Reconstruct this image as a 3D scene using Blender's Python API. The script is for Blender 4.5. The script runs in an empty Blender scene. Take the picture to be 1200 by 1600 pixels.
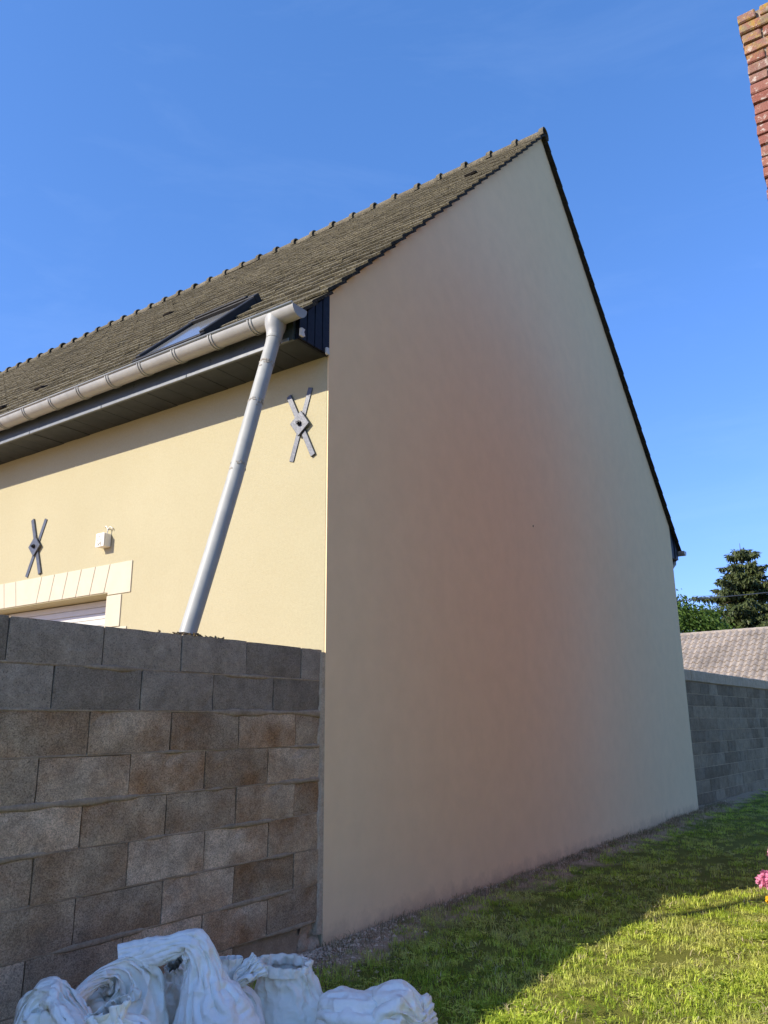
import bpy, bmesh, math, random
import numpy as np
from mathutils import Vector, Matrix, noise

# ------------------------------------------------------------------ camera, sky, sun, exposure
scene = bpy.context.scene
COL = scene.collection
random.seed(7)
rng = np.random.default_rng(7)

CAM = Vector((-4.17759, -3.35045, 1.33471))
c_fw = Vector((0.79647559, 0.54658951, 0.25858564))
c_r = Vector((0.56774737, -0.8231561, -0.00877248))
c_u = Vector((-0.2080614, -0.15379839, 0.9659485))
cd = bpy.data.cameras.new('camera')
cam = bpy.data.objects.new('camera', cd)
COL.objects.link(cam)
cam.matrix_world = Matrix(((c_r.x, c_u.x, -c_fw.x, CAM.x), (c_r.y, c_u.y, -c_fw.y, CAM.y),
                           (c_r.z, c_u.z, -c_fw.z, CAM.z), (0, 0, 0, 1)))
cd.sensor_fit = 'VERTICAL'
cd.sensor_height = 24.0
cd.lens = 24.0 * 1238.25 / 1600.0
cd.clip_start = 0.05
cd.clip_end = 2000.0
scene.camera = cam

SUN = Vector((-1.45, 0.76, 1.0)).normalized()          # towards the sun
w = bpy.data.worlds.new('World')
scene.world = w
w.use_nodes = True
wn, wl = w.node_tree.nodes, w.node_tree.links
sky = wn.new('ShaderNodeTexSky')
sky.sky_type = 'NISHITA'
sky.sun_disc = False
sky.sun_elevation = math.asin(SUN.z)
sky.sun_rotation = math.atan2(SUN.x, SUN.y)
sky.altitude = 100.0
sky.air_density = 1.0
sky.dust_density = 0.6
sky.ozone_density = 2.2
# the camera's rendering of blue: one tone curve per channel, the same over the whole sky
sep = wn.new('ShaderNodeSeparateColor'); com = wn.new('ShaderNodeCombineColor')
wl.new(sky.outputs[0], sep.inputs[0])
for k, (gain, power) in enumerate(((0.335, 0.88), (0.575, 0.72), (0.935, 0.78))):
    pw = wn.new('ShaderNodeMath'); pw.operation = 'POWER'; pw.inputs[1].default_value = power
    ml = wn.new('ShaderNodeMath'); ml.operation = 'MULTIPLY'; ml.inputs[1].default_value = gain
    wl.new(sep.outputs[k], pw.inputs[0]); wl.new(pw.outputs[0], ml.inputs[0]); wl.new(ml.outputs[0], com.inputs[k])
# faint high cirrus
tc = wn.new('ShaderNodeTexCoord'); mp = wn.new('ShaderNodeMapping'); mp.inputs['Scale'].default_value = (2.2, 2.2, 9.0); mp.inputs['Rotation'].default_value = (0.25, 0.1, 0.6)
nz = wn.new('ShaderNodeTexNoise'); nz.inputs['Scale'].default_value = 1.6; nz.inputs['Detail'].default_value = 7; nz.inputs['Roughness'].default_value = 0.62; nz.inputs['Distortion'].default_value = 0.6
rg = wn.new('ShaderNodeMapRange'); rg.inputs[1].default_value = 0.52; rg.inputs[2].default_value = 0.85; rg.inputs[3].default_value = 0.0; rg.inputs[4].default_value = 0.055
mc = wn.new('ShaderNodeMix'); mc.data_type = 'RGBA'; mc.inputs[7].default_value = (2.2, 2.9, 4.0, 1)
wl.new(tc.outputs['Generated'], mp.inputs['Vector']); wl.new(mp.outputs[0], nz.inputs['Vector']); wl.new(nz.outputs[0], rg.inputs[0]); wl.new(rg.outputs[0], mc.inputs['Factor'])
wl.new(com.outputs[0], mc.inputs[6]); wl.new(mc.outputs[2], wn['Background'].inputs['Color'])
wn['Background'].inputs['Strength'].default_value = 0.15

sd = bpy.data.lights.new('sun', 'SUN')
sd.energy = 2.7
sd.angle = math.radians(0.53)
sd.color = (1.0, 0.91, 0.77)
sun = bpy.data.objects.new('sun', sd)
sun.rotation_euler = (-SUN).to_track_quat('-Z', 'Y').to_euler()
sun.location = (-20, 10, 20)
COL.objects.link(sun)

vs = scene.view_settings
vs.view_transform = 'Standard'
vs.look = 'None'
vs.gamma = 1.0
vs.use_curve_mapping = False
vs.exposure = 1.45

# ------------------------------------------------------------------ helpers
def link(o):
    COL.objects.link(o)
    return o

def tag(o, label=None, cat=None, group=None, kind=None):
    if label: o['label'] = label
    if cat: o['category'] = cat
    if group: o['group'] = group
    if kind: o['kind'] = kind
    return o

def empty(name, loc=(0, 0, 0), rz=0.0):
    o = link(bpy.data.objects.new(name, None))
    o.location = loc
    o.rotation_euler = (0, 0, rz)
    o.empty_display_size = 0.1
    return o

def obj(name, me, parent=None, mat=None, loc=None, rot=None):
    o = link(bpy.data.objects.new(name, me))
    if mat is not None and not me.materials:
        me.materials.append(mat)
    if loc is not None: o.location = loc
    if rot is not None: o.rotation_euler = rot
    if parent is not None: o.parent = parent
    return o

def meshpy(name, v, f, mat=None, smooth=False):
    me = bpy.data.meshes.new(name)
    me.from_pydata([tuple(map(float, p)) for p in v], [], f)
    me.update()
    if mat: me.materials.append(mat)
    if smooth:
        me.polygons.foreach_set('use_smooth', [True] * len(me.polygons))
    return me

class MB:
    """collects quads of several solids into one mesh"""
    def __init__(s): s.v = []; s.f = []
    def add(s, v, f):
        n = len(s.v); s.v += [tuple(p) for p in v]; s.f += [tuple(i + n for i in q) for q in f]; return s
    def box(s, a, b):
        (x0, y0, z0), (x1, y1, z1) = a, b
        return s.add([(x0, y0, z0), (x1, y0, z0), (x1, y1, z0), (x0, y1, z0), (x0, y0, z1), (x1, y0, z1), (x1, y1, z1), (x0, y1, z1)],
                     [(0, 3, 2, 1), (4, 5, 6, 7), (0, 1, 5, 4), (1, 2, 6, 5), (2, 3, 7, 6), (3, 0, 4, 7)])
    def prism(s, pts, d):
        """closed 3D polygon extruded by vector d"""
        n = len(pts)
        v = [Vector(p) for p in pts] + [Vector(p) + Vector(d) for p in pts]
        f = [tuple(range(n))[::-1], tuple(range(n, 2 * n))] + [(i, (i + 1) % n, n + (i + 1) % n, n + i) for i in range(n)]
        return s.add(v, f)
    def tube(s, pts, rad, seg=12, cap=True):
        pts = [Vector(p) for p in pts]
        if not hasattr(rad, '__len__'): rad = [rad] * len(pts)
        v = []; f = []
        ref = None
        for i, p in enumerate(pts):
            t = (pts[min(i + 1, len(pts) - 1)] - pts[max(i - 1, 0)]).normalized()
            if ref is None:
                ref = t.orthogonal().normalized()
            ref = (ref - t * ref.dot(t)).normalized()
            b = t.cross(ref)
            for k in range(seg):
                a = 2 * math.pi * k / seg
                v.append(p + (ref * math.cos(a) + b * math.sin(a)) * rad[i])
        for i in range(len(pts) - 1):
            for k in range(seg):
                k2 = (k + 1) % seg
                f.append((i * seg + k, i * seg + k2, (i + 1) * seg + k2, (i + 1) * seg + k))
        if cap:
            f.append(tuple(range(seg))[::-1]); f.append(tuple(range((len(pts) - 1) * seg, len(pts) * seg)))
        return s.add(v, f)
    def mesh(s, name, mat=None, smooth=False, bevel=0.0, fix=True):
        me = meshpy(name, s.v, s.f, mat)
        if fix or bevel:
            bm = bmesh.new(); bm.from_mesh(me)
            bmesh.ops.recalc_face_normals(bm, faces=bm.faces)
            if bevel:
                bmesh.ops.bevel(bm, geom=bm.edges[:], offset=bevel, segments=1, affect='EDGES', clamp_overlap=True)
            bm.to_mesh(me); bm.free()
        if smooth:
            me.polygons.foreach_set('use_smooth', [True] * len(me.polygons))
        return me
    def build(s, name, mat=None, parent=None, smooth=False, bevel=0.0):
        return obj(name, s.mesh(name, mat, smooth, bevel), parent)

def autosmooth(o, deg=40):
    me = o.data
    me.polygons.foreach_set('use_smooth', [True] * len(me.polygons))
    me.set_sharp_from_angle(angle=math.radians(deg))
    return o

# --- node helpers
class NT:
    def __init__(s, name, rough=0.8, spec=0.3):
        s.m = bpy.data.materials.new(name); s.m.use_nodes = True
        s.n = s.m.node_tree.nodes; s.l = s.m.node_tree.links
        s.p = s.n['Principled BSDF']
        s.p.inputs['Roughness'].default_value = rough
        s.p.inputs['Specular IOR Level'].default_value = spec
        s._geo = None; s._oi = None
    def put(s, dst, src):
        if isinstance(src, bpy.types.NodeSocket): s.l.new(src, dst)
        else: dst.default_value = src
    def pos(s):
        if not s._geo: s._geo = s.n.new('ShaderNodeNewGeometry')
        return s._geo.outputs['Position']
    def objco(s):
        return s.n.new('ShaderNodeTexCoord').outputs['Object']
    def rand(s):
        if not s._oi: s._oi = s.n.new('ShaderNodeObjectInfo')
        return s._oi.outputs['Random']
    def mapping(s, vec, scale=(1, 1, 1), loc=(0, 0, 0), rot=(0, 0, 0)):
        m = s.n.new('ShaderNodeMapping'); s.l.new(vec, m.inputs['Vector'])
        s.put(m.inputs['Location'], loc); s.put(m.inputs['Scale'], scale); s.put(m.inputs['Rotation'], rot)
        return m.outputs[0]
    def noise(s, vec, scale, detail=4, rough=0.55, dist=0.0, out='Fac'):
        t = s.n.new('ShaderNodeTexNoise'); s.l.new(vec, t.inputs['Vector'])
        t.inputs['Scale'].default_value = scale; t.inputs['Detail'].default_value = detail
        t.inputs['Roughness'].default_value = rough; t.inputs['Distortion'].default_value = dist
        return t.outputs[out]
    def voro(s, vec, scale, feature='F1', out='Distance', rnd=1.0):
        t = s.n.new('ShaderNodeTexVoronoi'); t.feature = feature; s.l.new(vec, t.inputs['Vector'])
        t.inputs['Scale'].default_value = scale; t.inputs['Randomness'].default_value = rnd
        return t.outputs[out]
    def ramp(s, fac, stops, interp='LINEAR'):
        r = s.n.new('ShaderNodeValToRGB'); s.l.new(fac, r.inputs[0])
        e = r.color_ramp.elements
        while len(e) < len(stops): e.new(0.5)
        for k, (p, c) in enumerate(stops):
            e[k].position = p; e[k].color = (*c, 1) if hasattr(c, '__len__') else (c, c, c, 1)
        r.color_ramp.interpolation = interp
        return r.outputs[0]
    def mix(s, fac, a, b, mode='MIX'):
        m = s.n.new('ShaderNodeMix'); m.data_type = 'RGBA'; m.blend_type = mode
        s.put(m.inputs['Factor'], fac)
        s.put(m.inputs[6], (*a, 1) if isinstance(a, tuple) and len(a) == 3 else a)
        s.put(m.inputs[7], (*b, 1) if isinstance(b, tuple) and len(b) == 3 else b)
        return m.outputs[2]
    def math(s, op, a, b=0.0, clamp=False):
        m = s.n.new('ShaderNodeMath'); m.operation = op; m.use_clamp = clamp
        s.put(m.inputs[0], a); s.put(m.inputs[1], b)
        return m.outputs[0]
    def sep(s, vec):
        m = s.n.new('ShaderNodeSeparateXYZ'); s.l.new(vec, m.inputs[0]); return m.outputs
    def mrange(s, v, a, b, c=0.0, d=1.0):
        m = s.n.new('ShaderNodeMapRange'); s.put(m.inputs[0], v)
        for i, x in enumerate((a, b, c, d)): m.inputs[i + 1].default_value = x
        return m.outputs[0]
    def scalec(s, col, fac):
        v = s.n.new('ShaderNodeVectorMath'); v.operation = 'SCALE'
        s.put(v.inputs[0], col); s.put(v.inputs['Scale'], fac); return v.outputs[0]
    def bump(s, h, strength=0.3, dist=0.01, normal=None):
        b = s.n.new('ShaderNodeBump'); s.l.new(h, b.inputs['Height'])
        b.inputs['Strength'].default_value = strength; b.inputs['Distance'].default_value = dist
        if normal is not None: s.l.new(normal, b.inputs['Normal'])
        return b.outputs[0]
    def color(s, c): s.put(s.p.inputs['Base Color'], (*c, 1) if isinstance(c, tuple) and len(c) == 3 else c)
    def normal(s, n): s.l.new(n, s.p.inputs['Normal'])
    def rough(s, r): s.put(s.p.inputs['Roughness'], r)

def plain(name, col, rough=0.6, spec=0.4, metal=0.0, var=0.12, nscale=9.0, bump=0.0, bscale=80.0):
    t = NT(name, rough, spec)
    p = t.pos()
    n = t.noise(p, nscale, 5)
    t.color(t.scalec(tuple(col), t.mrange(n, 0.25, 0.75, 1 - var, 1 + var)))
    t.p.inputs['Metallic'].default_value = metal
    t.rough(t.mrange(t.noise(p, nscale * 2.3, 4), 0.3, 0.7, max(rough - 0.08, 0.02), min(rough + 0.08, 1)))
    if bump: t.normal(t.bump(t.noise(p, bscale, 4), bump, 0.004))
    return t.m

# ------------------------------------------------------------------ materials
def mat_gable():
    t = NT('gable_render', 0.92, 0.15)
    p = t.pos()
    big = t.noise(p, 0.45, 3, 0.5)
    streak = t.noise(t.mapping(p, (1.6, 1.6, 0.14)), 1.3, 4, 0.55)
    mid = t.noise(p, 5.0, 6, 0.6)
    c = t.mix(t.mrange(big, 0.35, 0.65), (0.90, 0.65, 0.37), (0.91, 0.665, 0.385))
    c = t.mix(t.mrange(streak, 0.35, 0.7, 0.0, 0.12), c, (0.86, 0.62, 0.355))
    c = t.scalec(c, t.mrange(mid, 0.3, 0.7, 0.965, 1.03))
    z = t.sep(p)[2]
    # splashed earth just above the soil, ragged upper limit
    edge = t.math('ADD', z, t.mrange(t.noise(p, 6.0, 5, 0.7), 0.2, 0.8, -0.09, 0.09))
    c = t.mix(t.mrange(edge, 0.0, 0.16, 0.5, 0.0), c, (0.30, 0.20, 0.14))
    t.color(c)
    fine = t.noise(p, 260, 3, 0.6)
    und = t.noise(p, 3.0, 3, 0.5)
    trow = t.noise(t.mapping(p, (1.0, 1.0, 2.6)), 11, 5, 0.65, 0.6)
    t.normal(t.bump(fine, 0.4, 0.003, t.bump(trow, 0.16, 0.006, t.bump(und, 0.10, 0.03))))
    return t.m

def mat_front():
    t = NT('yellow_render', 0.9, 0.15)
    p = t.pos()
    big = t.noise(p, 0.9, 4, 0.6)
    grain = t.noise(p, 55, 4, 0.65)
    c = t.mix(t.mrange(big, 0.3, 0.7), (0.395, 0.35, 0.215), (0.42, 0.375, 0.235))
    blot = t.mrange(t.noise(p, 14, 5, 0.7), 0.52, 0.75, 0.0, 0.22)
    c = t.mix(blot, c, (0.375, 0.31, 0.18))
    c = t.scalec(c, t.mrange(grain, 0.25, 0.75, 0.93, 1.06))
    t.color(c)
    t.normal(t.bump(t.noise(p, 120, 4, 0.7), 0.5, 0.006))
    return t.m

def mat_block(name, a, b, stain, stain_amt, aggregate):
    t = NT(name, 0.95, 0.1)
    p = t.pos(); r = t.rand()
    off = t.n.new('ShaderNodeVectorMath'); off.operation = 'ADD'
    comb = t.n.new('ShaderNodeCombineXYZ'); t.l.new(t.math('MULTIPLY', r, 37.0), comb.inputs[0]); t.l.new(t.math('MULTIPLY', r, 11.0), comb.inputs[2])
    t.l.new(p, off.inputs[0]); t.l.new(comb.outputs[0], off.inputs[1])
    q = off.outputs[0]
    c = t.mix(r, a, b)
    st = t.mrange(t.noise(q, 2.6, 5, 0.62), 0.40, 0.66, 0.0, stain_amt)
    c = t.mix(st, c, stain)
    grey = t.mrange(t.noise(t.mapping(p, (1, 1, 1.6), loc=(3, 0, 8)), 1.7, 5, 0.65), 0.48, 0.70, 0.0, 0.75)
    c = t.mix(grey, c, tuple(0.5 * (x + y) * 0.92 for x, y in zip(b, (0.34, 0.285, 0.21))))
    c = t.scalec(c, t.mrange(t.noise(p, 7, 7, 0.75), 0.28, 0.72, 0.62, 1.30))
    agv = t.sep(t.voro(p, 210, out='Color'))[0]
    c = t.scalec(c, t.mrange(agv, 0.0, 1.0, 1 - aggregate, 1 + aggregate))
    pit = t.mrange(t.noise(p, 130, 2, 0.5), 0.30, 0.40, 0.55, 1.0)
    c = t.scalec(c, pit)
    c = t.scalec(c, t.mrange(r, 0.0, 1.0, 0.76, 1.14))
    t.color(c)
    t.normal(t.bump(t.noise(p, 170, 3, 0.7), 0.55, 0.005, t.bump(t.noise(p, 28, 4, 0.7), 0.35, 0.006)))
    return t.m

def mat_mortar(name, a, b):
    t = NT(name, 0.95, 0.1); p = t.pos()
    c = t.mix(t.mrange(t.noise(p, 9, 5, 0.7), 0.3, 0.7), a, b)
    t.color(t.scalec(c, t.mrange(t.noise(p, 90, 3, 0.6), 0.25, 0.75, 0.75, 1.2)))
    t.normal(t.bump(t.noise(p, 60, 6, 0.75), 0.8, 0.012))
    return t.m

def mat_tile(name, a, b, lich, fine=1.0):
    t = NT(name, 0.93, 0.12); p = t.pos(); r = t.rand()
    cell = t.sep(t.voro(p, 5.0, out='Color'))[0]
    c = t.mix(cell, a, b)
    l1 = t.mrange(t.noise(p, 38 * fine, 5, 0.7), 0.47, 0.62, 0, 0.8)
    c = t.mix(l1, c, lich)
    l2 = t.mrange(t.noise(t.mapping(p, loc=(9, 3, 1)), 75 * fine, 3, 0.6), 0.55, 0.64, 0, 0.85)
    c = t.mix(l2, c, tuple(min(1.0, x * 2.3) for x in lich))
    d = t.mrange(t.noise(t.mapping(p, loc=(2, 7, 5)), 85 * fine, 4, 0.7), 0.54, 0.70, 0, 0.8)
    c = t.mix(d, c, tuple(x * 0.25 for x in a))
    t.color(t.scalec(c, t.mrange(t.noise(p, 0.9, 3), 0.3, 0.7, 0.78, 1.22)))
    t.normal(t.bump(t.noise(p, 80 * fine, 5, 0.75), 0.9, 0.010))
    return t.m

def mat_brick():
    t = NT('old_brick', 0.9, 0.15); p = t.pos(); r = t.rand()
    c = t.ramp(r, [(0.0, (0.25, 0.095, 0.068)), (0.3, (0.30, 0.135, 0.095)), (0.55, (0.265, 0.112, 0.085)), (0.8, (0.34, 0.19, 0.135)), (1.0, (0.23, 0.145, 0.115))])
    c = t.mix(t.mrange(t.noise(p, 18, 5, 0.7), 0.35, 0.7, 0, 0.6), c, (0.22, 0.08, 0.06))
    lm = t.mrange(t.noise(p, 30, 6, 0.75), 0.55, 0.63, 0, 0.8)
    c = t.mix(lm, c, (0.52, 0.45, 0.38))
    z = t.sep(p)[2]
    up = t.mrange(z, 5.02, 5.5, 0.0, 1.0)
    li = t.math('MULTIPLY', t.mrange(t.noise(t.mapping(p, loc=(4, 1, 8)), 21, 5, 0.7), 0.48, 0.6, 0, 0.95), up)
    c = t.mix(li, c, (0.40, 0.26, 0.045))
    gr = t.math('MULTIPLY', t.mrange(t.noise(t.mapping(p, loc=(14, 3, 2)), 11, 5, 0.7), 0.5, 0.62, 0, 0.8), up)
    c = t.mix(gr, c, (0.20, 0.19, 0.12))
    t.color(c)
    t.normal(t.bump(t.noise(p, 75, 6, 0.75), 0.8, 0.008))
    return t.m

def mat_ground():
    t = NT('ground_soil', 0.97, 0.05); p = t.pos()
    s = t.sep(p)
    n1 = t.noise(p, 2.2, 5, 0.65)
    soil = t.mix(t.noise(p, 30, 6, 0.7), (0.36, 0.24, 0.14), (0.62, 0.44, 0.28))
    soil = t.mix(t.mrange(t.voro(p, 60), 0.0, 0.35, 0.7, 0), soil, (0.72, 0.55, 0.38))
    green = t.mix(t.noise(p, 7, 5, 0.7), (0.09, 0.095, 0.022), (0.22, 0.23, 0.045))
    strip = t.math('ADD', s[1], t.mrange(n1, 0.2, 0.8, -0.3, 0.3))
    f = t.mrange(strip, -0.42, -0.2, 0.0, 1.0)
    t.color(t.mix(f, green, soil))
    t.normal(t.bump(t.noise(p, 40, 6, 0.75), 0.8, 0.02))
    return t.m

def mat_leafy(name, cols, trans=0.35, patch=0.8, dry=None, rough=0.5, objrand=True):
    """thin leaf / blade: diffuse + translucent"""
    t = NT(name, rough, 0.25); p = t.pos()
    r = t.rand() if objrand else t.noise(p, 9.0, 2, 0.5)
    c = t.ramp(r, [(i / (len(cols) - 1), k) for i, k in enumerate(cols)])
    if dry:
        c = t.mix(t.mrange(t.noise(p, patch, 5, 0.7), 0.48, 0.68, 0.0, 0.75), c, dry)
    c = t.scalec(c, t.mrange(t.noise(p, 23, 3, 0.6), 0.3, 0.7, 0.65, 1.3))
    t.color(c)
    tr = t.n.new('ShaderNodeBsdfTranslucent'); t.l.new(c, tr.inputs['Color'])
    mx = t.n.new('ShaderNodeMixShader'); mx.inputs[0].default_value = trans
    t.l.new(t.p.outputs[0], mx.inputs[1]); t.l.new(tr.outputs[0], mx.inputs[2])
    t.l.new(mx.outputs[0], t.n['Material Output'].inputs['Surface'])
    return t.m

def mat_bag(name, col, trans, rough):
    t = NT(name, rough, 0.4); p = t.objco()
    wv = t.n.new('ShaderNodeVectorMath'); wv.operation = 'MULTIPLY_ADD'; t.l.new(t.noise(p, 9, 3, 0.5, out='Color'), wv.inputs[0]); wv.inputs[1].default_value = (0.12, 0.12, 0.12); t.l.new(t.mapping(p, (1, 1, 0.6)), wv.inputs[2]); warp = wv.outputs[0]
    c = t.scalec(col, t.mrange(t.noise(p, 6, 5, 0.6), 0.3, 0.7, 0.95, 1.03))
    dirt = t.mrange(t.noise(p, 9, 6, 0.7), 0.60, 0.82, 0, 0.3)
    c = t.mix(dirt, c, (0.50, 0.43, 0.34))
    t.color(c)
    t.normal(t.bump(t.noise(p, 420, 2, 0.5), 0.08, 0.002, t.bump(t.voro(warp, 12, 'F1'), 0.55, 0.03, t.bump(t.voro(warp, 31, 'F1'), 0.35, 0.012))))
    tr = t.n.new('ShaderNodeBsdfTranslucent'); t.l.new(c, tr.inputs['Color'])
    mx = t.n.new('ShaderNodeMixShader'); mx.inputs[0].default_value = trans
    t.l.new(t.p.outputs[0], mx.inputs[1]); t.l.new(tr.outputs[0], mx.inputs[2])
    t.l.new(mx.outputs[0], t.n['Material Output'].inputs['Surface'])
    return t.m

def mat_zinc(name, col, rough, metal):
    t = NT(name, rough, 0.5); p = t.pos()
    n = t.noise(p, 7, 5, 0.65)
    c = t.scalec(col, t.mrange(n, 0.3, 0.7, 0.86, 1.1))
    c = t.mix(t.mrange(t.noise(p, 40, 5, 0.7), 0.62, 0.74, 0, 0.5), c, (0.24, 0.20, 0.14))
    t.color(c); t.p.inputs['Metallic'].default_value = metal
    t.rough(t.mrange(n, 0.3, 0.7, rough - 0.06, rough + 0.1))
    return t.m

M = {}
M['gable'] = mat_gable()
M['front'] = mat_front()
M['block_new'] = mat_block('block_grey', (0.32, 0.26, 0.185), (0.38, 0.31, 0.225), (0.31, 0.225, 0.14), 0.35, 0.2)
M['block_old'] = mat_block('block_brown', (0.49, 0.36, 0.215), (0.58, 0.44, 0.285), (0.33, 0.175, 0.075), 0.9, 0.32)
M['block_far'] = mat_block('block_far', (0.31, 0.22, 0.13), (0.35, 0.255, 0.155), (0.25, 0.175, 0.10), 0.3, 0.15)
M['mortar'] = mat_mortar('wall_mortar', (0.30, 0.22, 0.13), (0.50, 0.375, 0.24))
M['mortar_light'] = mat_mortar('pale_mortar', (0.48, 0.345, 0.215), (0.64, 0.48, 0.315))
M['foundation'] = mat_mortar('rough_foundation', (0.15, 0.10, 0.06), (0.55, 0.42, 0.28))
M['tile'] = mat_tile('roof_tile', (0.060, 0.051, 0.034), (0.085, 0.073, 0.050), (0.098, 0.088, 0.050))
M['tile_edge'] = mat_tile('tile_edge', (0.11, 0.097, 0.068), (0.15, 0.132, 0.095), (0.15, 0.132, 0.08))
M['tile_side_shade'] = mat_tile('tile_side_shade', (0.028, 0.024, 0.018), (0.04, 0.034, 0.025), (0.05, 0.044, 0.03))  # darker copy of the tile colour: shade painted into tile sides and undersides
M['ridge'] = mat_tile('ridge_tile', (0.10, 0.088, 0.064), (0.14, 0.122, 0.09), (0.15, 0.13, 0.085))
M['deck'] = plain('roof_deck', (0.03, 0.026, 0.022), 0.9, 0.1)
M['gutter'] = mat_zinc('gutter_grey', (0.315, 0.315, 0.29), 0.42, 0.0)
M['pipe'] = mat_zinc('pipe_grey', (0.32, 0.32, 0.285), 0.48, 0.0)
M['soffit'] = plain('soffit_pvc', (0.026, 0.031, 0.033), 0.5, 0.25, var=0.2, nscale=3)
M['fascia'] = plain('fascia_pvc', (0.045, 0.055, 0.055), 0.35, 0.5)
M['navy'] = plain('navy_pvc', (0.006, 0.008, 0.015), 0.5, 0.22)
M['lip'] = plain('fascia_trim', (0.19, 0.205, 0.205), 0.35, 0.5)
M['white_bit'] = plain('white_foam', (0.6, 0.58, 0.55), 0.8, 0.2)
M['iron'] = plain('anchor_iron', (0.085, 0.09, 0.10), 0.42, 0.5, metal=0.35, var=0.25, nscale=30, bump=0.2)
M['iron_dark'] = plain('bolt_iron', (0.012, 0.012, 0.013), 0.4, 0.5, metal=0.3)
M['lintel'] = plain('lintel_stone', (0.52, 0.465, 0.345), 0.85, 0.2, var=0.05, nscale=8, bump=0.2, bscale=60)
M['shutter'] = plain('shutter_pvc', (0.56, 0.545, 0.50), 0.35, 0.4, var=0.03)
M['box'] = plain('junction_box', (0.74, 0.70, 0.60), 0.45, 0.4, var=0.05)
M['scuff'] = plain('box_scuff', (0.30, 0.27, 0.22), 0.7, 0.2)
M['frame'] = plain('skylight_frame', (0.02, 0.02, 0.02), 0.6, 0.25)
M['brick'] = mat_brick()
M['lime'] = mat_mortar('lime_mortar', (0.16, 0.12, 0.085), (0.50, 0.43, 0.34))
M['ground'] = mat_ground()
M['grass'] = mat_leafy('grass_blade', [(0.17, 0.25, 0.025), (0.40, 0.52, 0.05), (0.62, 0.73, 0.09), (0.80, 0.82, 0.20)], 0.5, 1.4, (0.68, 0.60, 0.24))
M['straw'] = mat_leafy('straw', [(0.55, 0.45, 0.24), (0.70, 0.60, 0.34), (0.42, 0.33, 0.17)], 0.3)
M['weed'] = mat_leafy('dry_weed', [(0.22, 0.16, 0.08), (0.32, 0.24, 0.12), (0.20, 0.20, 0.07)], 0.25)
M['stone'] = plain('pebble', (0.66, 0.49, 0.33), 0.9, 0.2, var=0.5, nscale=25)
M['bag'] = mat_bag('woven_sack', (0.97, 0.92, 0.79), 0.04, 0.42)
M['bag_film'] = mat_bag('plastic_sack', (0.97, 0.94, 0.84), 0.05, 0.3)
M['bag_cream'] = mat_bag('cream_sack', (0.95, 0.88, 0.72), 0.05, 0.45)
M['spruce'] = mat_leafy('spruce_needles', [(0.03, 0.046, 0.018), (0.07, 0.09, 0.028), (0.15, 0.165, 0.048)], 0.15, objrand=False)
M['leaf'] = mat_leafy('broad_leaf', [(0.045, 0.09, 0.016), (0.08, 0.14, 0.022), (0.13, 0.20, 0.035)], 0.35, objrand=False)
M['bark'] = plain('bark', (0.09, 0.065, 0.045), 0.95, 0.1, var=0.3, nscale=12, bump=0.8, bscale=25)
M['pantile'] = mat_tile('far_tile', (0.25, 0.21, 0.178), (0.33, 0.283, 0.24), (0.26, 0.225, 0.18))
M['far_wall'] = plain('far_wall', (0.55, 0.48, 0.38), 0.9, 0.1)
M['cable'] = plain('cable', (0.09, 0.095, 0.10), 0.6, 0.3)
M['wood'] = plain('pole_wood', (0.14, 0.10, 0.07), 0.9, 0.1, var=0.3)
M['pink'] = mat_leafy('pink_petal', [(0.62, 0.16, 0.30), (0.72, 0.28, 0.42), (0.80, 0.45, 0.56)], 0.3, objrand=False)
M['yellow'] = mat_leafy('yellow_petal', [(0.75, 0.36, 0.01), (0.85, 0.60, 0.03)], 0.3, objrand=False)
tg = NT('skylight_glass', 0.12, 0.35)
tg.color((0.17, 0.175, 0.17)); tg.p.inputs['Coat Weight'].default_value = 0.1
M['glass'] = tg.m
# ------------------------------------------------------------------ setting: ground
def build_ground():
    def axis(lo, hi, a, b, fine, coarse):
        v = list(np.arange(a, b, fine)); x = b; s = fine
        while x < hi: v.append(x); s = min(s * 1.5, coarse); x += s
        v.append(hi); x = a; s = fine
        left = []
        while x > lo:
            s = min(s * 1.5, coarse); x -= s; left.append(max(x, lo))
        return left[::-1] + v
    xs = axis(-300, 400, -5, 17, 0.2, 40); ys = axis(-300, 300, -7, 1.0, 0.2, 40)
    v = []; f = []
    for y in ys:
        for x in xs:
            z = 0.0
            if -8 < x < 20 and -9 < y < 0.5:
                z = 0.035 * (noise.noise(Vector((x * 0.7, y * 0.7, 3))) ) + 0.012 * noise.noise(Vector((x * 2.7, y * 2.7, 1)))
                z += 0.03 * math.exp(-((y + 0.05) / 0.22) ** 2)
            v.append((x, y, z))
    n = len(xs)
    for j in range(len(ys) - 1):
        for i in range(n - 1):
            f.append((j * n + i, j * n + i + 1, (j + 1) * n + i + 1, (j + 1) * n + i))
    o = obj('ground', meshpy('ground', v, f, M['ground'], True))
    tag(o, kind='structure')
    return o
ground = build_ground()
def gz(x, y):
    return 0.035 * noise.noise(Vector((x * 0.7, y * 0.7, 3))) + 0.012 * noise.noise(Vector((x * 2.7, y * 2.7, 1))) + 0.03 * math.exp(-((y + 0.05) / 0.22) ** 2)

# ------------------------------------------------------------------ the rendered house
W, HE, HR = 9.1056, 4.473, 9.0083
XR = W / 2
SL = (HR - HE) / XR
AN = math.atan(SL)
L = 20.0
CA, SA = math.cos(AN), math.sin(AN)

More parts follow.
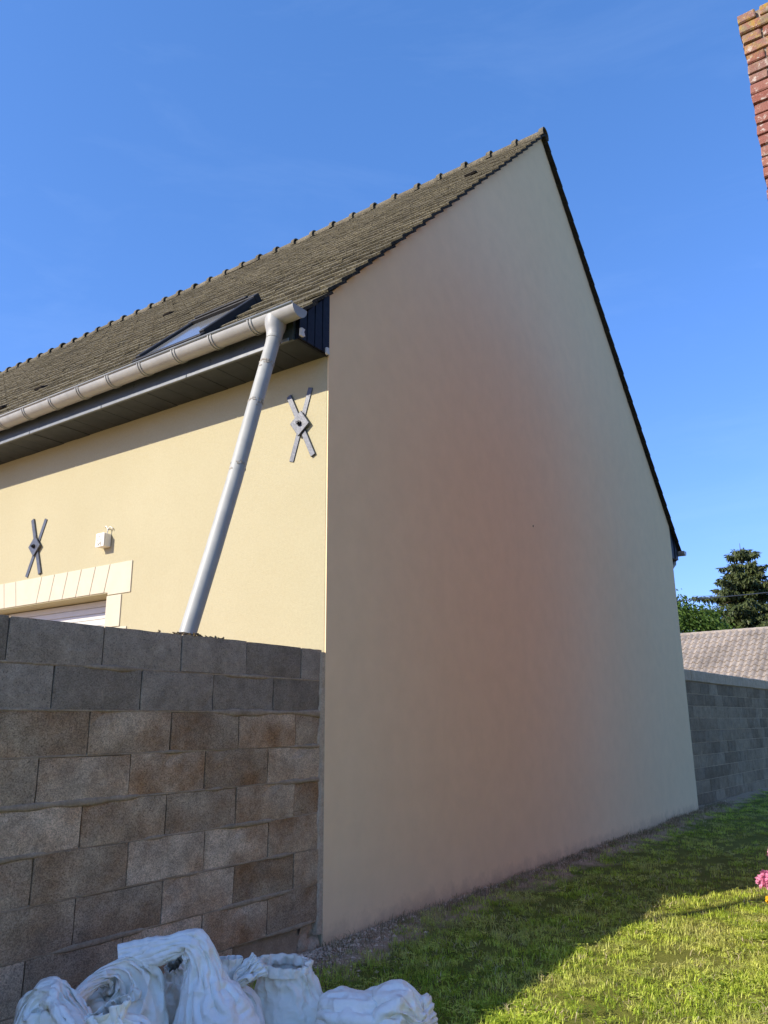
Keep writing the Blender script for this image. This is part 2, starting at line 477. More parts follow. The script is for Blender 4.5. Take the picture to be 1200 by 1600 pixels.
house = empty('house', (0, 0, 0))
tag(house, 'tall gabled house with blank beige end wall and yellow rendered front behind the block wall', 'house')
MB().prism([(0.003, 0, -0.3), (W, 0, -0.3), (W, 0, HE), (XR, 0, HR), (0.003, 0, HE)], (0, 0.3, 0)).build('gable_wall', M['gable'], house)
fw_ = MB()
OY0, OY1, OZ = 2.37, 4.77, 2.43
fw_.box((0, 0.012, -0.3), (0.3, OY0, 4.40)).box((0, OY1, -0.3), (0.3, L, 4.40)).box((0, OY0, OZ), (0.3, OY1, 4.40))
fw_.build('front_wall', M['front'], house)
MB().box((W - 0.3, 0.3, -0.3), (W - 0.002, L, 4.40)).build('rear_wall', M['front'], house)
MB().prism([(0.3, L - 0.3, -0.3), (W - 0.3, L - 0.3, -0.3), (W - 0.3, L - 0.3, HE), (XR, L - 0.3, HR - 0.3), (0.3, L - 0.3, HE)], (0, 0.3, 0)).build('end_wall', M['front'], house)
# shutter in the opening
sh = MB().box((0.245, OY0, 0.0), (0.28, OY1, OZ)).build('roller_shutter', M['shutter'], house)
sm = MB().box((0, 0, 0), (0.03, OY1 - OY0 - 0.008, 0.0535)).mesh('slat', M['shutter'], bevel=0.004)
for k in range(44):
    obj('slat', sm, sh, loc=(0.205, OY0 + 0.004, 2.37 - 0.0555 * (k + 0)))
# lintel of flat arch stones and jamb stones
lin = MB().box((-0.004, OY0 - 0.19, 2.4405), (0.002, OY1 + 0.19, 2.676)).build('lintel', M['front'], house)
def stone(pts, name='stone', parent=lin, d=-0.010):
    MB().prism([(0.0 + 0.001, y, z) for y, z in pts], (d, 0, 0)).build(name, M['lintel'], parent, bevel=0.0025)
stone([(2.068, 2.412), (2.366, 2.412), (2.366, 2.432), (2.412, 2.438), (2.357, 2.680), (2.068, 2.680)])
yc = (OY0 + OY1) / 2
tops = [2.361 + 0.1993 * k for k in range(7)]
for k in range(6):
    t0, t1 = tops[k], tops[k + 1]
    e0 = 0.055 * (1 - 0.02 * k); e1 = 0.055 * (1 - 0.02 * (k + 1))
    if k == 5: t1 = 2 * yc - t0; e1 = -e0
    q = [(t0 + e0 + 0.003, 2.438), (t1 + e1 - 0.003, 2.438), (t1 - 0.003, 2.680), (t0 + 0.003, 2.680)]
    stone(q)
    if k < 5: stone([(2 * yc - a, b) for a, b in q])
stone([(2 * yc - a, b) for a, b in [(2.068, 2.412), (2.366, 2.412), (2.366, 2.432), (2.412, 2.438), (2.357, 2.680), (2.068, 2.680)]])
jz = [2.408, 2.135, 1.86, 1.58, 1.3, 1.0, 0.7, 0.4, 0.05]
for k in range(8):
    wd = 0.19 if k % 2 == 0 else 0.285
    for s in (0, 1):
        q = [(OY0 - wd, jz[k + 1] + 0.003), (OY0 + 0.004, jz[k + 1] + 0.003), (OY0 + 0.004, jz[k] - 0.003), (OY0 - wd, jz[k] - 0.003)]
        if s: q = [(2 * yc - a, b) for a, b in q]
        stone(q, 'jamb_stone', house)
# iron wall anchors
def anchor(yc_, zc_, ends, pr):
    a = MB().prism([(-0.018, yc_ + 0.075 * math.cos(t) * (1.25 if i % 2 else 1.0), zc_ + 0.1 * math.sin(t)) for i, t in enumerate([pr + k * math.pi / 2 for k in range(4)])], (-0.014, 0, 0)).build('wall_anchor', M['iron'], house, bevel=0.003)
    for k, ((y0, z0), (y1, z1)) in enumerate(ends):
        d = Vector((0, y1 - y0, z1 - z0)).normalized(); n = Vector((0, -d.z, d.y)) * 0.0215
        p0, p1 = Vector((0.004, y0, z0)), Vector((0.004, y1, z1))
        MB().prism([p0 - n, p0 + n, p1 + n, p1 - n], (-(0.012 + 0.009 * k), 0, 0)).build('bar', M['iron'], a, bevel=0.002)
    MB().tube([(-0.03, yc_, zc_), (-0.047, yc_, zc_)], 0.021, 6).build('nut', M['iron_dark'], a, bevel=0.002)
    MB().tube([(-0.045, yc_, zc_), (-0.062, yc_, zc_)], 0.011, 10).build('bolt', M['iron_dark'], a)
anchor(0.243, 3.475, [((0.162, 3.746), (0.334, 3.201)), ((0.368, 3.726), (0.122, 3.207))], 1.72)
anchor(3.505, 2.985, [((3.391, 3.239), (3.617, 2.705)), ((3.604, 3.262), (3.391, 2.712))], 1.57)

# --- roof
TW, TE, TL = 0.22, 0.2425, 0.30
roof = MB().prism([(-0.40, 0.02, HE - 0.40 * SL + 0.004), (XR, 0.02, HR + 0.002), (W + 0.40, 0.02, HE - 0.40 * SL + 0.004),
                   (W + 0.40, 0.02, HE - 0.40 * SL + 0.03), (XR, 0.02, HR + 0.03), (-0.40, 0.02, HE - 0.40 * SL + 0.03)], (0, L, 0)).build('roof', M['deck'], house)
def tile_mesh(k):
    r = random.Random(k)
    v = []; f = []; mi = []
    ys = [0.0015, 0.075, 0.145, 0.2185]
    us = (0.0, 0.022, TL)
    e = [r.uniform(-0.006, 0.006) for _ in ys]; h = [r.uniform(-0.003, 0.004) for _ in ys]
    for side in (0, 1):
        for u in us:
            for q, y in enumerate(ys):
                nn = 0.024 * (1 - u / TL) - 0.006 * (u / TL) + side * 0.024
                if u < 0.1: nn += h[q]
                if side and u == 0.0: nn -= 0.004
                v.append((u + (e[q] if u < 0.1 else 0), y, nn))
    def q(s, i, j): return s * 12 + i * 4 + j
    for j in range(3):
        for i in range(2):
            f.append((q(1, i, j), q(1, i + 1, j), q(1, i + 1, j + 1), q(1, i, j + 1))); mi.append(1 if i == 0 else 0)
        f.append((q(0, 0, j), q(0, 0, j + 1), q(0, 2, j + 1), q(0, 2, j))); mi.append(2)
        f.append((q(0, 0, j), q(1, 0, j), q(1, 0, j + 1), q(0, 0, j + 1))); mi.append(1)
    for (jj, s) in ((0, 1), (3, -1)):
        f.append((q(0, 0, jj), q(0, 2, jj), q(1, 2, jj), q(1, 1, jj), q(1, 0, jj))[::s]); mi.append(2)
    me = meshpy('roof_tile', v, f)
    for m_ in ('tile', 'tile_edge', 'tile_side_shade'): me.materials.append(M[m_])
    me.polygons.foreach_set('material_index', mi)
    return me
TM = [tile_mesh(k) for k in range(6)]
TV = [np.array([v.co for v in m.vertices]) for m in TM]
TF = [[tuple(p.vertices) for p in m.polygons] for m in TM]; TI = [[p.material_index for p in m.polygons] for m in TM]
Mw = cam.matrix_world.inverted()
def proj_px(p):
    q = Mw @ Vector(p)
    if q.z > -0.1: return None
    return 600 + 1238.25 * q.x / -q.z, 800 - 1238.25 * q.y / -q.z, -q.z
ncol, ncour = 91, 29
SKY = (1.24, 2.12, -0.08, 0.60)                    # skylight y0, y1, x0, x1
cands = []
for j in range(ncour):
    u0 = j * TE
    for side in (0, 1):
        for i in range(ncol):
            r1 = random.Random(i * 977 + j * 31 + side)
            y0 = -0.065 + TW * i
            x0 = -0.415 + u0 * CA
            z0 = HE - 0.415 * SL + u0 * SA
            dn = r1.uniform(-0.003, 0.005)
            if side == 0:
                if y0 + 0.15 > SKY[0] and y0 + 0.07 < SKY[1] and x0 + 0.12 > SKY[2] and x0 + 0.05 < SKY[3]: continue
                loc = (x0 - SA * dn, y0, z0 + CA * dn); rot = (0, -AN + r1.uniform(-.006, .006), r1.uniform(-.004, .004))
            else:
                loc = (W - x0 + SA * dn, y0 + TW, z0 + CA * dn); rot = (0, -AN, math.pi)
            p = proj_px((loc[0] + 0.09 * (1 if side == 0 else -1), y0 + 0.11, loc[2] + 0.09))
            vis = p and -30 < p[0] < 1230 and -30 < p[1] < 1630
            score = (1.0 / p[2] ** 2 if vis else 0)
            if side == 1: score = score * 3 if (i == 0 and vis) else 0
            cands.append((score, loc, rot, (i * 7 + j * 3 + side) % 6))
cands.sort(key=lambda c: -c[0])
for s, loc, rot, k in cands[:290]:
    obj('roof_tile', TM[k], roof, loc=loc, rot=rot)
from mathutils import Euler
V = []; F = []; FI = []
for s, loc, rot, k in cands[290:]:
    R3 = np.array(Euler(rot).to_matrix()); n = len(V)
    V.extend((TV[k] @ R3.T + np.array(loc)).tolist())
    F.extend([tuple(a + n for a in q) for q in TF[k]]); FI.extend(TI[k])
me = meshpy('far_roof_tiles', V, F, M['tile']); me.materials.append(M['tile_edge']); me.materials.append(M['tile_side_shade']); me.polygons.foreach_set('material_index', FI)
o = obj('far_roof_tiles', me, roof); o['kind'] = 'stuff'
# ridge tiles with collars
def ridge_mesh():
    mb = MB(); seg = 10
    prof = [(0.0, 0.104), (0.065, 0.100), (0.078, 0.072), (0.42, 0.066)]
    v = []; f = []
    for sgn in (0, 1):
        for (y, r) in prof:
            rr = r - 0.016 * sgn
            for k in range(seg + 1):
                a = math.pi * (-0.14 + 1.28 * k / seg)
                v.append((rr * math.cos(a), y, rr * math.sin(a)))
    n = seg + 1
    for sgn in (0, 1):
        o_ = sgn * 4 * n
        for i in range(3):
            for k in range(seg):
                f.append((o_ + i * n + k, o_ + i * n + k + 1, o_ + (i + 1) * n + k + 1, o_ + (i + 1) * n + k))
    for i in (0, 3):
        for k in range(seg):
            f.append((i * n + k, i * n + k + 1, 4 * n + i * n + k + 1, 4 * n + i * n + k))
    for i in range(3):
        for k in (0, seg):
            f.append((i * n + k, (i + 1) * n + k, 4 * n + (i + 1) * n + k, 4 * n + i * n + k))
    return mb.add(v, f).mesh('ridge_tile', M['ridge'])
rm = ridge_mesh()
for k in range(49):
    obj('ridge_tile', rm, roof, loc=(XR, -0.07 + 0.4 * k + random.uniform(-.008, .008), HR + 0.028 + random.uniform(-.006, .006)), rot=(random.uniform(-.012, .012), random.uniform(-.04, .04), random.uniform(-.02, .02)))
# vent tiles: small hooded openings
vt = MB().prism([(0.0, 0.04, 0.045), (0.0, 0.04, 0.078), (0.10, 0.04, 0.05), (0.10, 0.04, 0.04)], (0, 0.15, 0)).mesh('vent_tile', M['deck'], bevel=0.004)
for (x, y) in ((0.63, 4.78), (0.41, 5.18), (3.33, 0.44), (2.4, 4.79)):
    obj('vent_tile', vt, roof, loc=(x, y - 0.1, HE + x * SL), rot=(0, -AN, 0))
# skylight
def on_roof(x, y, n):
    return Vector((x, y, HE + x * SL)) + Vector((-SA, 0, CA)) * n
skl = empty('skylight', on_roof(SKY[2], SKY[0], 0.0)); skl.parent = house; skl.rotation_euler = (0, -AN, 0)
ln = (SKY[3] - SKY[2]) / CA; wd = SKY[1] - SKY[0]
f1 = MB()
f1.box((0, 0, 0.0), (0.065, wd, 0.085)).box((ln - 0.085, 0, 0.0), (ln, wd, 0.115)).box((0.065, 0, 0.0), (ln - 0.085, 0.065, 0.105)).box((0.065, wd - 0.065, 0.0), (ln - 0.085, wd, 0.105))
f1.build('frame', M['frame'], skl, bevel=0.006)
MB().box((-0.07, -0.05, 0.045), (0.0, wd + 0.05, 0.07)).build('flashing', M['fascia'], skl, bevel=0.005)
MB().box((0.065, 0.065, 0.04), (ln - 0.085, wd - 0.065, 0.078)).build('pane', M['glass'], skl)
MB().box((ln - 0.07, 0.1, 0.115), (ln - 0.03, wd - 0.1, 0.135)).build('vent_bar', M['frame'], skl, bevel=0.006)

# --- eaves
def eave(front):
    sx = lambda x: x if front else W - x
    zs = 3.965
    xf = -0.345
    # side closure in vertical strips at the gable end
    zt = lambda x: HE + x * SL - 0.004
    xs = np.linspace(xf, 0.0 if front else -0.002, 5)
    pan = MB().prism([(sx(xf), 0.002, zs - 0.01), (sx(-0.002), 0.002, zs - 0.01), (sx(-0.002), 0.002, zt(-0.002)), (sx(xf), 0.002, zt(xf))], (0, 0.02, 0)).build('eave_closure', M['navy'], house)
    for k in range(4):
        a, b = xs[k] + 0.004, xs[k + 1] - 0.004
        if not front and k > 1: continue
        MB().prism([(sx(a), 0.0, zs - 0.006), (sx(b), 0.0, zs - 0.006), (sx(b), 0.0, zt(b) - 0.004), (sx(a), 0.0, zt(a) - 0.004)], (0, -0.012, 0)).build('strip', M['navy'], pan, bevel=0.002)
    if front:
        for (x, z, s) in ((-0.325, 4.005, 0.030), (-0.035, 3.975, 0.026)):
            v = [(x + s * random.uniform(-1, 1) * 0.3 + dx * s * 0.7, -0.03, z + dz * s) for dx, dz in ((-1, -1), (0.2, -1.2), (1, -0.8), (0.8, 0.2), (0.9, 1), (-0.2, 1.1), (-1, 0.9))]
            MB().prism(v, (0, 0.02, 0)).build('foam_patch', M['white_bit'], house, bevel=0.003)
    # fascia and soffit
    a, b = sorted((sx(xf - 0.022), sx(xf)))
    fa = MB().box((a, 0.024, zs - 0.018), (b, L, 4.125)).build('fascia', M['fascia'], house)
    if front:
        for y0 in np.arange(0.06, 8.0, 1.05):
            MB().box((xf - 0.030, y0, zs - 0.024), (xf - 0.0225, y0 + 1.044, zs + 0.004)).build('trim_strip', M['lip'], fa, bevel=0.003)
        so = MB().box((xf, 6.024, zs - 0.006), (-0.001, L, zs + 0.002)).build('soffit', M['soffit'], house)
        pm = MB().box((xf + 0.001, 0, -0.006), (-0.001, 0.1975, 0.004)).mesh('soffit_board', M['soffit'], bevel=0.003)
        for k in range(30):
            obj('soffit_board', pm, so, loc=(0, 0.026 + 0.2 * k, zs + random.uniform(-0.0025, 0.0025)), rot=(random.uniform(-.002, .002), 0, 0))
        MB().box((xf, 0.024, zs + 0.02), (-0.001, 6.02, zs + 0.03)).build('soffit_backing', M['deck'], house)
    else:
        a, b = sorted((sx(xf), sx(0)))
        MB().box((a, 0.024, zs), (b, L, zs + 0.02)).build('soffit', M['soffit'], house)
eave(True); eave(False)

def half_pipe(cx, cz, r, t, y0, y1, a0=math.pi, a1=2 * math.pi, seg=16):
    mb = MB(); v = []; f = []
    for y in (y0, y1):
        for rr in (r, r - t):
            for k in range(seg + 1):
                a = a0 + (a1 - a0) * k / seg
                v.append((cx + rr * math.cos(a), y, cz + rr * math.sin(a)))
    n = seg + 1
    for k in range(seg):
        f += [(k, k + 1, 2 * n + k + 1, 2 * n + k), (n + k, 3 * n + k, 3 * n + k + 1, n + k + 1), (k, n + k, n + k + 1, k + 1), (2 * n + k, 2 * n + k + 1, 3 * n + k + 1, 3 * n + k)]
    f += [(0, 2 * n, 3 * n, n), (seg, n + seg, 3 * n + seg, 2 * n + seg)]
    return mb.add(v, f)
GX, GZ, GR = -0.452, 4.118, 0.076
def gutter(gx, front):
    g = autosmooth(half_pipe(gx, GZ, GR, 0.004, -0.10, L).build('gutter', M['gutter'], house), 60)
    s = -1 if front else 1
    MB().tube([(gx + s * GR, -0.10, GZ + 0.004), (gx + s * GR, L, GZ + 0.004)], 0.011, 8).build('bead', M['gutter'], g, smooth=True)
    cap = [(gx + GR * 1.02 * math.cos(a), -0.1, GZ + GR * 1.02 * math.sin(a)) for a in np.linspace(math.pi, 2 * math.pi, 15)]
    MB().prism(cap, (0, -0.006, 0)).build('end_cap', M['gutter'], g)
    if front:
        for k in range(12):
            y = 0.30 + 0.4 * k + (0.0 if k else 0.0)
            for dy in (-0.014, 0.014):
                autosmooth(half_pipe(gx, GZ, GR + 0.007, 0.010, y + dy - 0.005, y + dy + 0.005, math.pi * 0.98, math.pi * 1.95).build('bracket', M['gutter'], g), 60)
    return g
gut = gutter(GX, True)
gutter(W - GX, False)
# outlet funnel and leaning downpipe
rings = []
for (z, ax, ay, cx) in ((4.10, 0.078, 0.078, GX), (4.045, 0.079, 0.074, GX), (4.012, 0.070, 0.066, GX), (3.985, 0.060, 0.062, GX - 0.003), (3.955, 0.056, 0.056, GX - 0.008), (3.90, 0.054, 0.054, GX - 0.02)):
    rings.append([(cx + ax * math.cos(a), 0.115 + ay * math.sin(a), z) for a in np.linspace(0, 2 * math.pi, 20, endpoint=False)])
v = [p for r in rings for p in r]; f = []
for i in range(len(rings) - 1):
    for k in range(20):
        f.append((i * 20 + k, i * 20 + (k + 1) % 20, (i + 1) * 20 + (k + 1) % 20, (i + 1) * 20 + k))
MB().add(v, f).build('outlet', M['gutter'], gut, smooth=True)
dp = [(GX - 0.006, 0.113, 3.965), (-0.641, 0.108, 3.36), (-0.795, 0.105, 2.825), (-0.953, 0.10, 2.33), (-1.116, 0.10, 1.826)]
pipe = MB().tube(dp, 0.050, 24).build('downpipe', M['pipe'], house, smooth=True)
autosmooth(pipe, 40)
d0 = (Vector(dp[1]) - Vector(dp[0])).normalized()
autosmooth(MB().tube([Vector(dp[0]) - d0 * 0.01, Vector(dp[0]) + d0 * 0.045], 0.0535, 24).build('collar', M['pipe'], pipe, smooth=True))
def residue(t0, side, n, seed):
    """flaky remains of a torn tape band round the pipe"""
    r = random.Random(seed)
    p0 = Vector(dp[0]).lerp(Vector(dp[1]), t0) if t0 < 1 else Vector(dp[1]).lerp(Vector(dp[2]), t0 - 1)
    ax = (Vector(dp[1]) - Vector(dp[0])).normalized()
    e1 = Vector((-0.5, -0.85, 0)); e1 = (e1 - ax * e1.dot(ax)).normalized(); e2 = ax.cross(e1)
    mb = MB()
    for k in range(n):
        a = r.uniform(-1.5, 1.6); h = r.uniform(-0.012, 0.012) + (-0.05 * r.random() if r.random() < side else 0); s = r.uniform(0.006, 0.014)
        pts = []
        for (du, dv) in ((-1, -.7), (0.9, -1), (1.2, .6), (-.6, 1)):
            aa = a + du * s / 0.05 * 1.4; hh = h + dv * s * 0.7
            pts.append(p0 + ax * -hh + (e1 * math.cos(aa) + e2 * math.sin(aa)) * 0.0508)
        mb.prism(pts, (e1 * math.cos(a) + e2 * math.sin(a)) * r.uniform(0.001, 0.004))
    mb.build('tape_remains', M['scuff'], pipe)
residue(0.42, 0.35, 16, 4); residue(0.93, 0.2, 14, 9); residue(1.8, 0.2, 7, 12)
rp = [(W - GX, 0.10, 4.05), (W - GX - 0.02, 0.10, 3.93), (W + 0.16, 0.32, 3.55), (W + 0.10, 0.36, 3.40), (W + 0.10, 0.36, 0.1)]
MB().tube(rp, 0.05, 14).build('downpipe', M['pipe'], house, smooth=True)
# weather-worn hole spot in the gable render
MB().tube([(3.527, -0.0015, 3.371), (3.527, 0.01, 3.371)], 0.012, 8).build('plug_hole', M['deck'], house)

# ------------------------------------------------------------------ junction box on the yellow wall
jb = empty('junction_box', (-0.001, 2.435, 2.89))
tag(jb, 'small square cream electrical box with a loose wire on the yellow wall above the lintel', 'electrical box')
MB().box((-0.070, -0.054, -0.058), (0.0, 0.054, 0.058)).build('case', M['box'], jb, bevel=0.006)
MB().box((-0.079, -0.057, -0.061), (-0.0702, 0.057, 0.061)).build('lid', M['box'], jb, bevel=0.003)
r = random.Random(3)
for k in range(7):
    y, z = r.uniform(-0.035, 0.04), r.uniform(-0.042, 0.045); a = r.uniform(-0.5, 1.2); l = r.uniform(0.012, 0.03)
    d = Vector((0, math.cos(a), math.sin(a))) * l; n = Vector((0, -math.sin(a), math.cos(a))) * 0.004
    p = Vector((-0.0791, y, z)); MB().prism([p - d - n, p + d - n, p + d + n * .4, p - d + n], (-0.0012, 0, 0)).build('scuff', M['scuff'], jb)
wp = [(-0.03, -0.03, 0.055), (-0.03, -0.032, 0.10), (-0.035, -0.02, 0.125), (-0.03, 0.0, 0.13), (-0.02, 0.015, 0.118)]
MB().tube(wp, 0.005, 6).build('wire', M['box'], jb, smooth=True)
MB().tube([(-0.03, -0.032, 0.10), (-0.02, -0.05, 0.122), (-0.012, -0.068, 0.11), (-0.01, -0.075, 0.095)], 0.005, 6).build('wire', M['box'], jb, smooth=True)

# ------------------------------------------------------------------ concrete block wall in line with the gable
wall = empty('block_wall', (0, 0, 0))
tag(wall, 'weathered concrete block wall with newer grey top courses joining the near house corner', 'block wall')
CH = 0.205; TOP = 1.82; YF = 0.016
def block_mesh(seed, ln=0.494, hb=0.196, th=0.19, jit=0.0015, chip=0.05):
    r = random.Random(seed)
    nx, nz = 5, 3
    v = []; f = []
    for j in range(nz + 1):
        for i in range(nx + 1):
            x = ln * i / nx; z = hb * j / nz
            edge = i in (0, nx) or j in (0, nz)
            v.append((x + (r.uniform(-jit, jit) if i in (0, nx) else 0), (r.uniform(0.001, 0.003) + (r.uniform(0.004, 0.012) if r.random() < chip else 0)) if edge else r.uniform(-0.002, 0.001), z + (r.uniform(-jit, jit) if j in (0, nz) else 0)))
    n = nx + 1
    for j in range(nz):
        for i in range(nx): f.append((j * n + i, j * n + i + 1, (j + 1) * n + i + 1, (j + 1) * n + i))
    rim = [i for i in range(n)] + [j * n + nx for j in range(1, nz + 1)] + [nz * n + i for i in range(nx - 1, -1, -1)] + [j * n for j in range(nz - 1, 0, -1)]
    b0 = len(v)
    for k in rim: v.append((v[k][0], th, v[k][2]))
    m = len(rim)
    for k in range(m): f.append((rim[k], b0 + k, b0 + (k + 1) % m, rim[(k + 1) % m]))
    f.append(tuple(range(b0, b0 + m)))
    return meshpy('block', v, f)
def set_mat(me, m): me.materials.append(m); return me
BN = [set_mat(block_mesh(s), M['block_new']) for s in range(3)]
BO = [set_mat(block_mesh(10 + s, jit=0.002), M['block_old']) for s in range(5)]
offs = [-0.224, -0.478, -0.266, -0.512, -0.266, -0.49, -0.262, -0.482, -0.25]
r = random.Random(21)
for k in range(9):
    z = TOP - (k + 1) * CH + 0.0045
    x1 = -0.014; xj = offs[k]; first = True
    n = 0
    while n < 13:
        xa = xj if first else x1 - 0.498
        if not (k == 8 and x1 > -0.6):
            me = (BN if k < 2 else BO)[r.randrange(3 if k < 2 else 5)]
            ln = x1 - xa - 0.007
            o = obj('block', me, wall, loc=(xa + 0.0035, YF + r.uniform(-0.002, 0.003), z + r.uniform(-0.0015, 0.0015)), rot=(r.uniform(-.006, .006), r.uniform(-.003, .003), 0))
            o.scale.x = ln / 0.494
        x1 = xa; first = False; n += 1
# mortar beds: smeared, nearly flush; perpends mostly open
for k in range(0, 8):
    z = TOP - (k + 1) * CH
    v = []; f = []
    xs = np.arange(-6.4, -0.01, 0.035)
    for i, x in enumerate(xs):
        n1 = noise.noise(Vector((x * 2.1, k * 5.3, 0))); n2 = noise.noise(Vector((x * 9, k * 3.1, 4)))
        flush = 0.001 + 0.006 * max(0, min(1, 0.2 - n1)) if k > 1 else 0.002
        smear = max(0.0, n1 + 0.3 * n2 + (0.25 if k == 1 else 0.05)) * (0.024 if k not in (1, 2, 3) else 0.045)
        y = YF + flush - (0.0045 if smear > 0.004 else 0)
        up = 0.006 + smear * (0.35 + 0.4 * noise.noise(Vector((x * 13, k, 9)))); dn = 0.006 + smear * (0.8 + 0.5 * noise.noise(Vector((x * 11, k, 2))))
        v += [(x, 0.1, z + 0.005), (x, y + 0.004, z + max(up, 0.005) + 0.002), (x, y - 0.0015 * n2, z + 0.4 * up), (x, y - 0.001 * n2, z - 0.5 * dn), (x, y + 0.004, z - max(dn, 0.005)), (x, 0.1, z - 0.005)]
        if i:
            a = (i - 1) * 6; b = i * 6
            f += [(a + q, a + q + 1, b + q + 1, b + q) for q in range(5)]
    obj('mortar_bed', meshpy('mortar_bed', v, f, M['mortar'], True), wall)
MB().box((-6.4, 0.055, -0.2), (-0.02, 0.19, TOP - 0.03)).build('mortar_core', M['mortar'], wall)
# rough mortar fillet against the house corner, and the undercut footing
def rough_patch(name, x0, x1, z0, z1, yb, amp, mat, parent, step=0.02, seed=0, edge=0.03):
    xs = np.arange(x0, x1 + 1e-6, step); zs = np.arange(z0, z1 + 1e-6, step)
    v = []; f = []
    for z in zs:
        for x in xs:
            n1 = noise.fractal(Vector((x * 9 + seed, z * 9, seed)), 1.0, 2.0, 4)
            v.append((x, yb - amp * n1, z + 0.006 * noise.noise(Vector((x * 30, z * 30, 5)))))
    n = len(xs)
    for j in range(len(zs) - 1):
        for i in range(n - 1): f.append((j * n + i, j * n + i + 1, (j + 1) * n + i + 1, (j + 1) * n + i))
    return obj(name, meshpy(name, v, f, mat, True), parent)
v = []; f = []
zs = np.arange(0.10, TOP - 0.012, 0.02)
for i, z in enumerate(zs):
    wv = 0.030 + 0.035 * max(0, noise.fractal(Vector((z * 5, 2, 1)), 1, 2, 4) + 0.25) * (1 if z < 1.45 else 0.5)
    n1 = noise.noise(Vector((z * 25, 7, 1)))
    v += [(0.004, 0.003, z), (-0.006, 0.004 + 0.003 * n1, z), (-wv * 0.6, 0.009 + 0.002 * n1, z), (-wv, YF + 0.003, z), (-wv, 0.08, z)]
    if i:
        a = (i - 1) * 5; f += [(a + q, a + q + 1, a + 6 + q, a + 5 + q) for q in range(4)]
obj('mortar_fillet', meshpy('mortar_fillet', v, f, M['mortar_light'], True), wall)
rough_patch('footing', -0.75, 0.0, -0.15, 0.19, 0.125, 0.06, M['foundation'], wall, 0.018, 3.0)

rough_patch('corner_lump', -0.17, 0.0, -0.1, 0.185, 0.045, 0.05, M['mortar_light'], wall, 0.014, 8.0)

# debris and moss where the pipe meets the wall top
mb = MB(); r = random.Random(5)
for k in range(46):
    x = -1.10 + r.gauss(0, 0.085); y = r.uniform(0.02, 0.11); s = r.uniform(0.003, 0.011)
    mb.tube([(x, y, TOP - 0.004), (x + r.uniform(-s, s) * 2, y + r.uniform(-s, s), TOP + s * 0.6), (x + r.uniform(-s, s) * 3, y, TOP + s * 1.3)], [s, s * 0.8, s * 0.2], 5)
tag(mb.build('moss_debris', M['weed']), 'crumbly brown moss and debris at the foot of the leaning downpipe', 'debris', kind='stuff')

# ------------------------------------------------------------------ block wall beyond the gable
fw2 = empty('block_wall', (9.118, 0.236, 0), -0.065)
tag(fw2, 'shaded grey block wall with flat capping running away behind the far house corner', 'block wall')
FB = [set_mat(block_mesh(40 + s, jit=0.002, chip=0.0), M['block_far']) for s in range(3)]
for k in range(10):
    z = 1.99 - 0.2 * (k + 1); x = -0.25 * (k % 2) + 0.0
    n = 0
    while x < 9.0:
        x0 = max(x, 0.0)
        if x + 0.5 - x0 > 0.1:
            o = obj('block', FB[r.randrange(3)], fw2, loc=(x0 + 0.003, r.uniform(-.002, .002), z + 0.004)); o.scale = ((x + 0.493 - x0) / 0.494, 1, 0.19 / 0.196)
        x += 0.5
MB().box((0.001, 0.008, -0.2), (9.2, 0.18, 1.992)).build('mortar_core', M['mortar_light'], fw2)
for i in range(9):
    MB().box((1.0 * i + 0.002, -0.025, 1.993 + r.uniform(-.003, .003)), (1.0 * i + 0.998, 0.215, 2.185 + r.uniform(-.004, .004))).build('capping', M['mortar_light'], fw2, bevel=0.012)

# ------------------------------------------------------------------ old brick house at the right
BX, BY, BT = 0.305, -2.955, 5.52
bh = empty('brick_house', (BX, BY, 0))
tag(bh, 'old red brick building corner with lichen on its stepped out top courses', 'brick house')
BCH = 0.0725
MB().box((0.017, -4.6, -0.2), (4.9, -0.017, BT - 0.004)).build('mortar_core', M['lime'], bh)
def brick_mesh(seed, ln, dp_):
    r = random.Random(seed)
    mb = MB().box((0, 0, 0), (ln, dp_, 0.0615))
    me = mb.mesh('brick', M['brick'], bevel=0.006)
    for v_ in me.vertices:
        v_.co += Vector((r.uniform(-.003, .003), r.uniform(-.003, .003), r.uniform(-.0025, .0025)))
    return me
BS = [brick_mesh(s, 0.212, 0.102) for s in range(4)]
BHd = [brick_mesh(20 + s, 0.102, 0.102) for s in range(3)]
r = random.Random(77)
indiv = []; rest = []
for j in range(77):
    z = BT - BCH * (j + 1) + r.uniform(-.0015, .0015)
    out = 0.016 if j < 2 else (0.004 if j < 4 else 0.0)
    out += r.uniform(-0.003, 0.003)
    # -X face: run along -Y ; the face seen from the lawn
    y = 0.0; k = j % 2
    while y > -4.4:
        hd = (k % 2 == 0)
        ln = 0.102 if hd else 0.212
        me = (BHd[r.randrange(3)] if hd else BS[r.randrange(4)])
        # mesh x axis -> -Y : rotate by -90 about z
        e = (me, (-out + r.uniform(-.003, .002), y + (out if y == 0.0 else 0), z), (0, 0, -math.pi / 2), (0.102 if hd else 0.212))
        (indiv if (j < 34 and y > -0.75) else rest).append(e)
        y -= ln + 0.010; k += 1
    # +Y face
    x = 0.112 if (j % 2 == 0) else 0.112
    k = j % 2
    while x < 4.75:
        hd = k % 2 == 0; ln = 0.102 if hd else 0.212
        me = (BHd[r.randrange(3)] if hd else BS[r.randrange(4)])
        rest.append((me, (x, -0.102 + out, z), (0, 0, 0), ln))
        x += ln + 0.010; k += 1
for me, loc, rot, ln in indiv[:300]:
    o = obj('brick', me, bh, loc=loc, rot=rot)
V = []; F = []
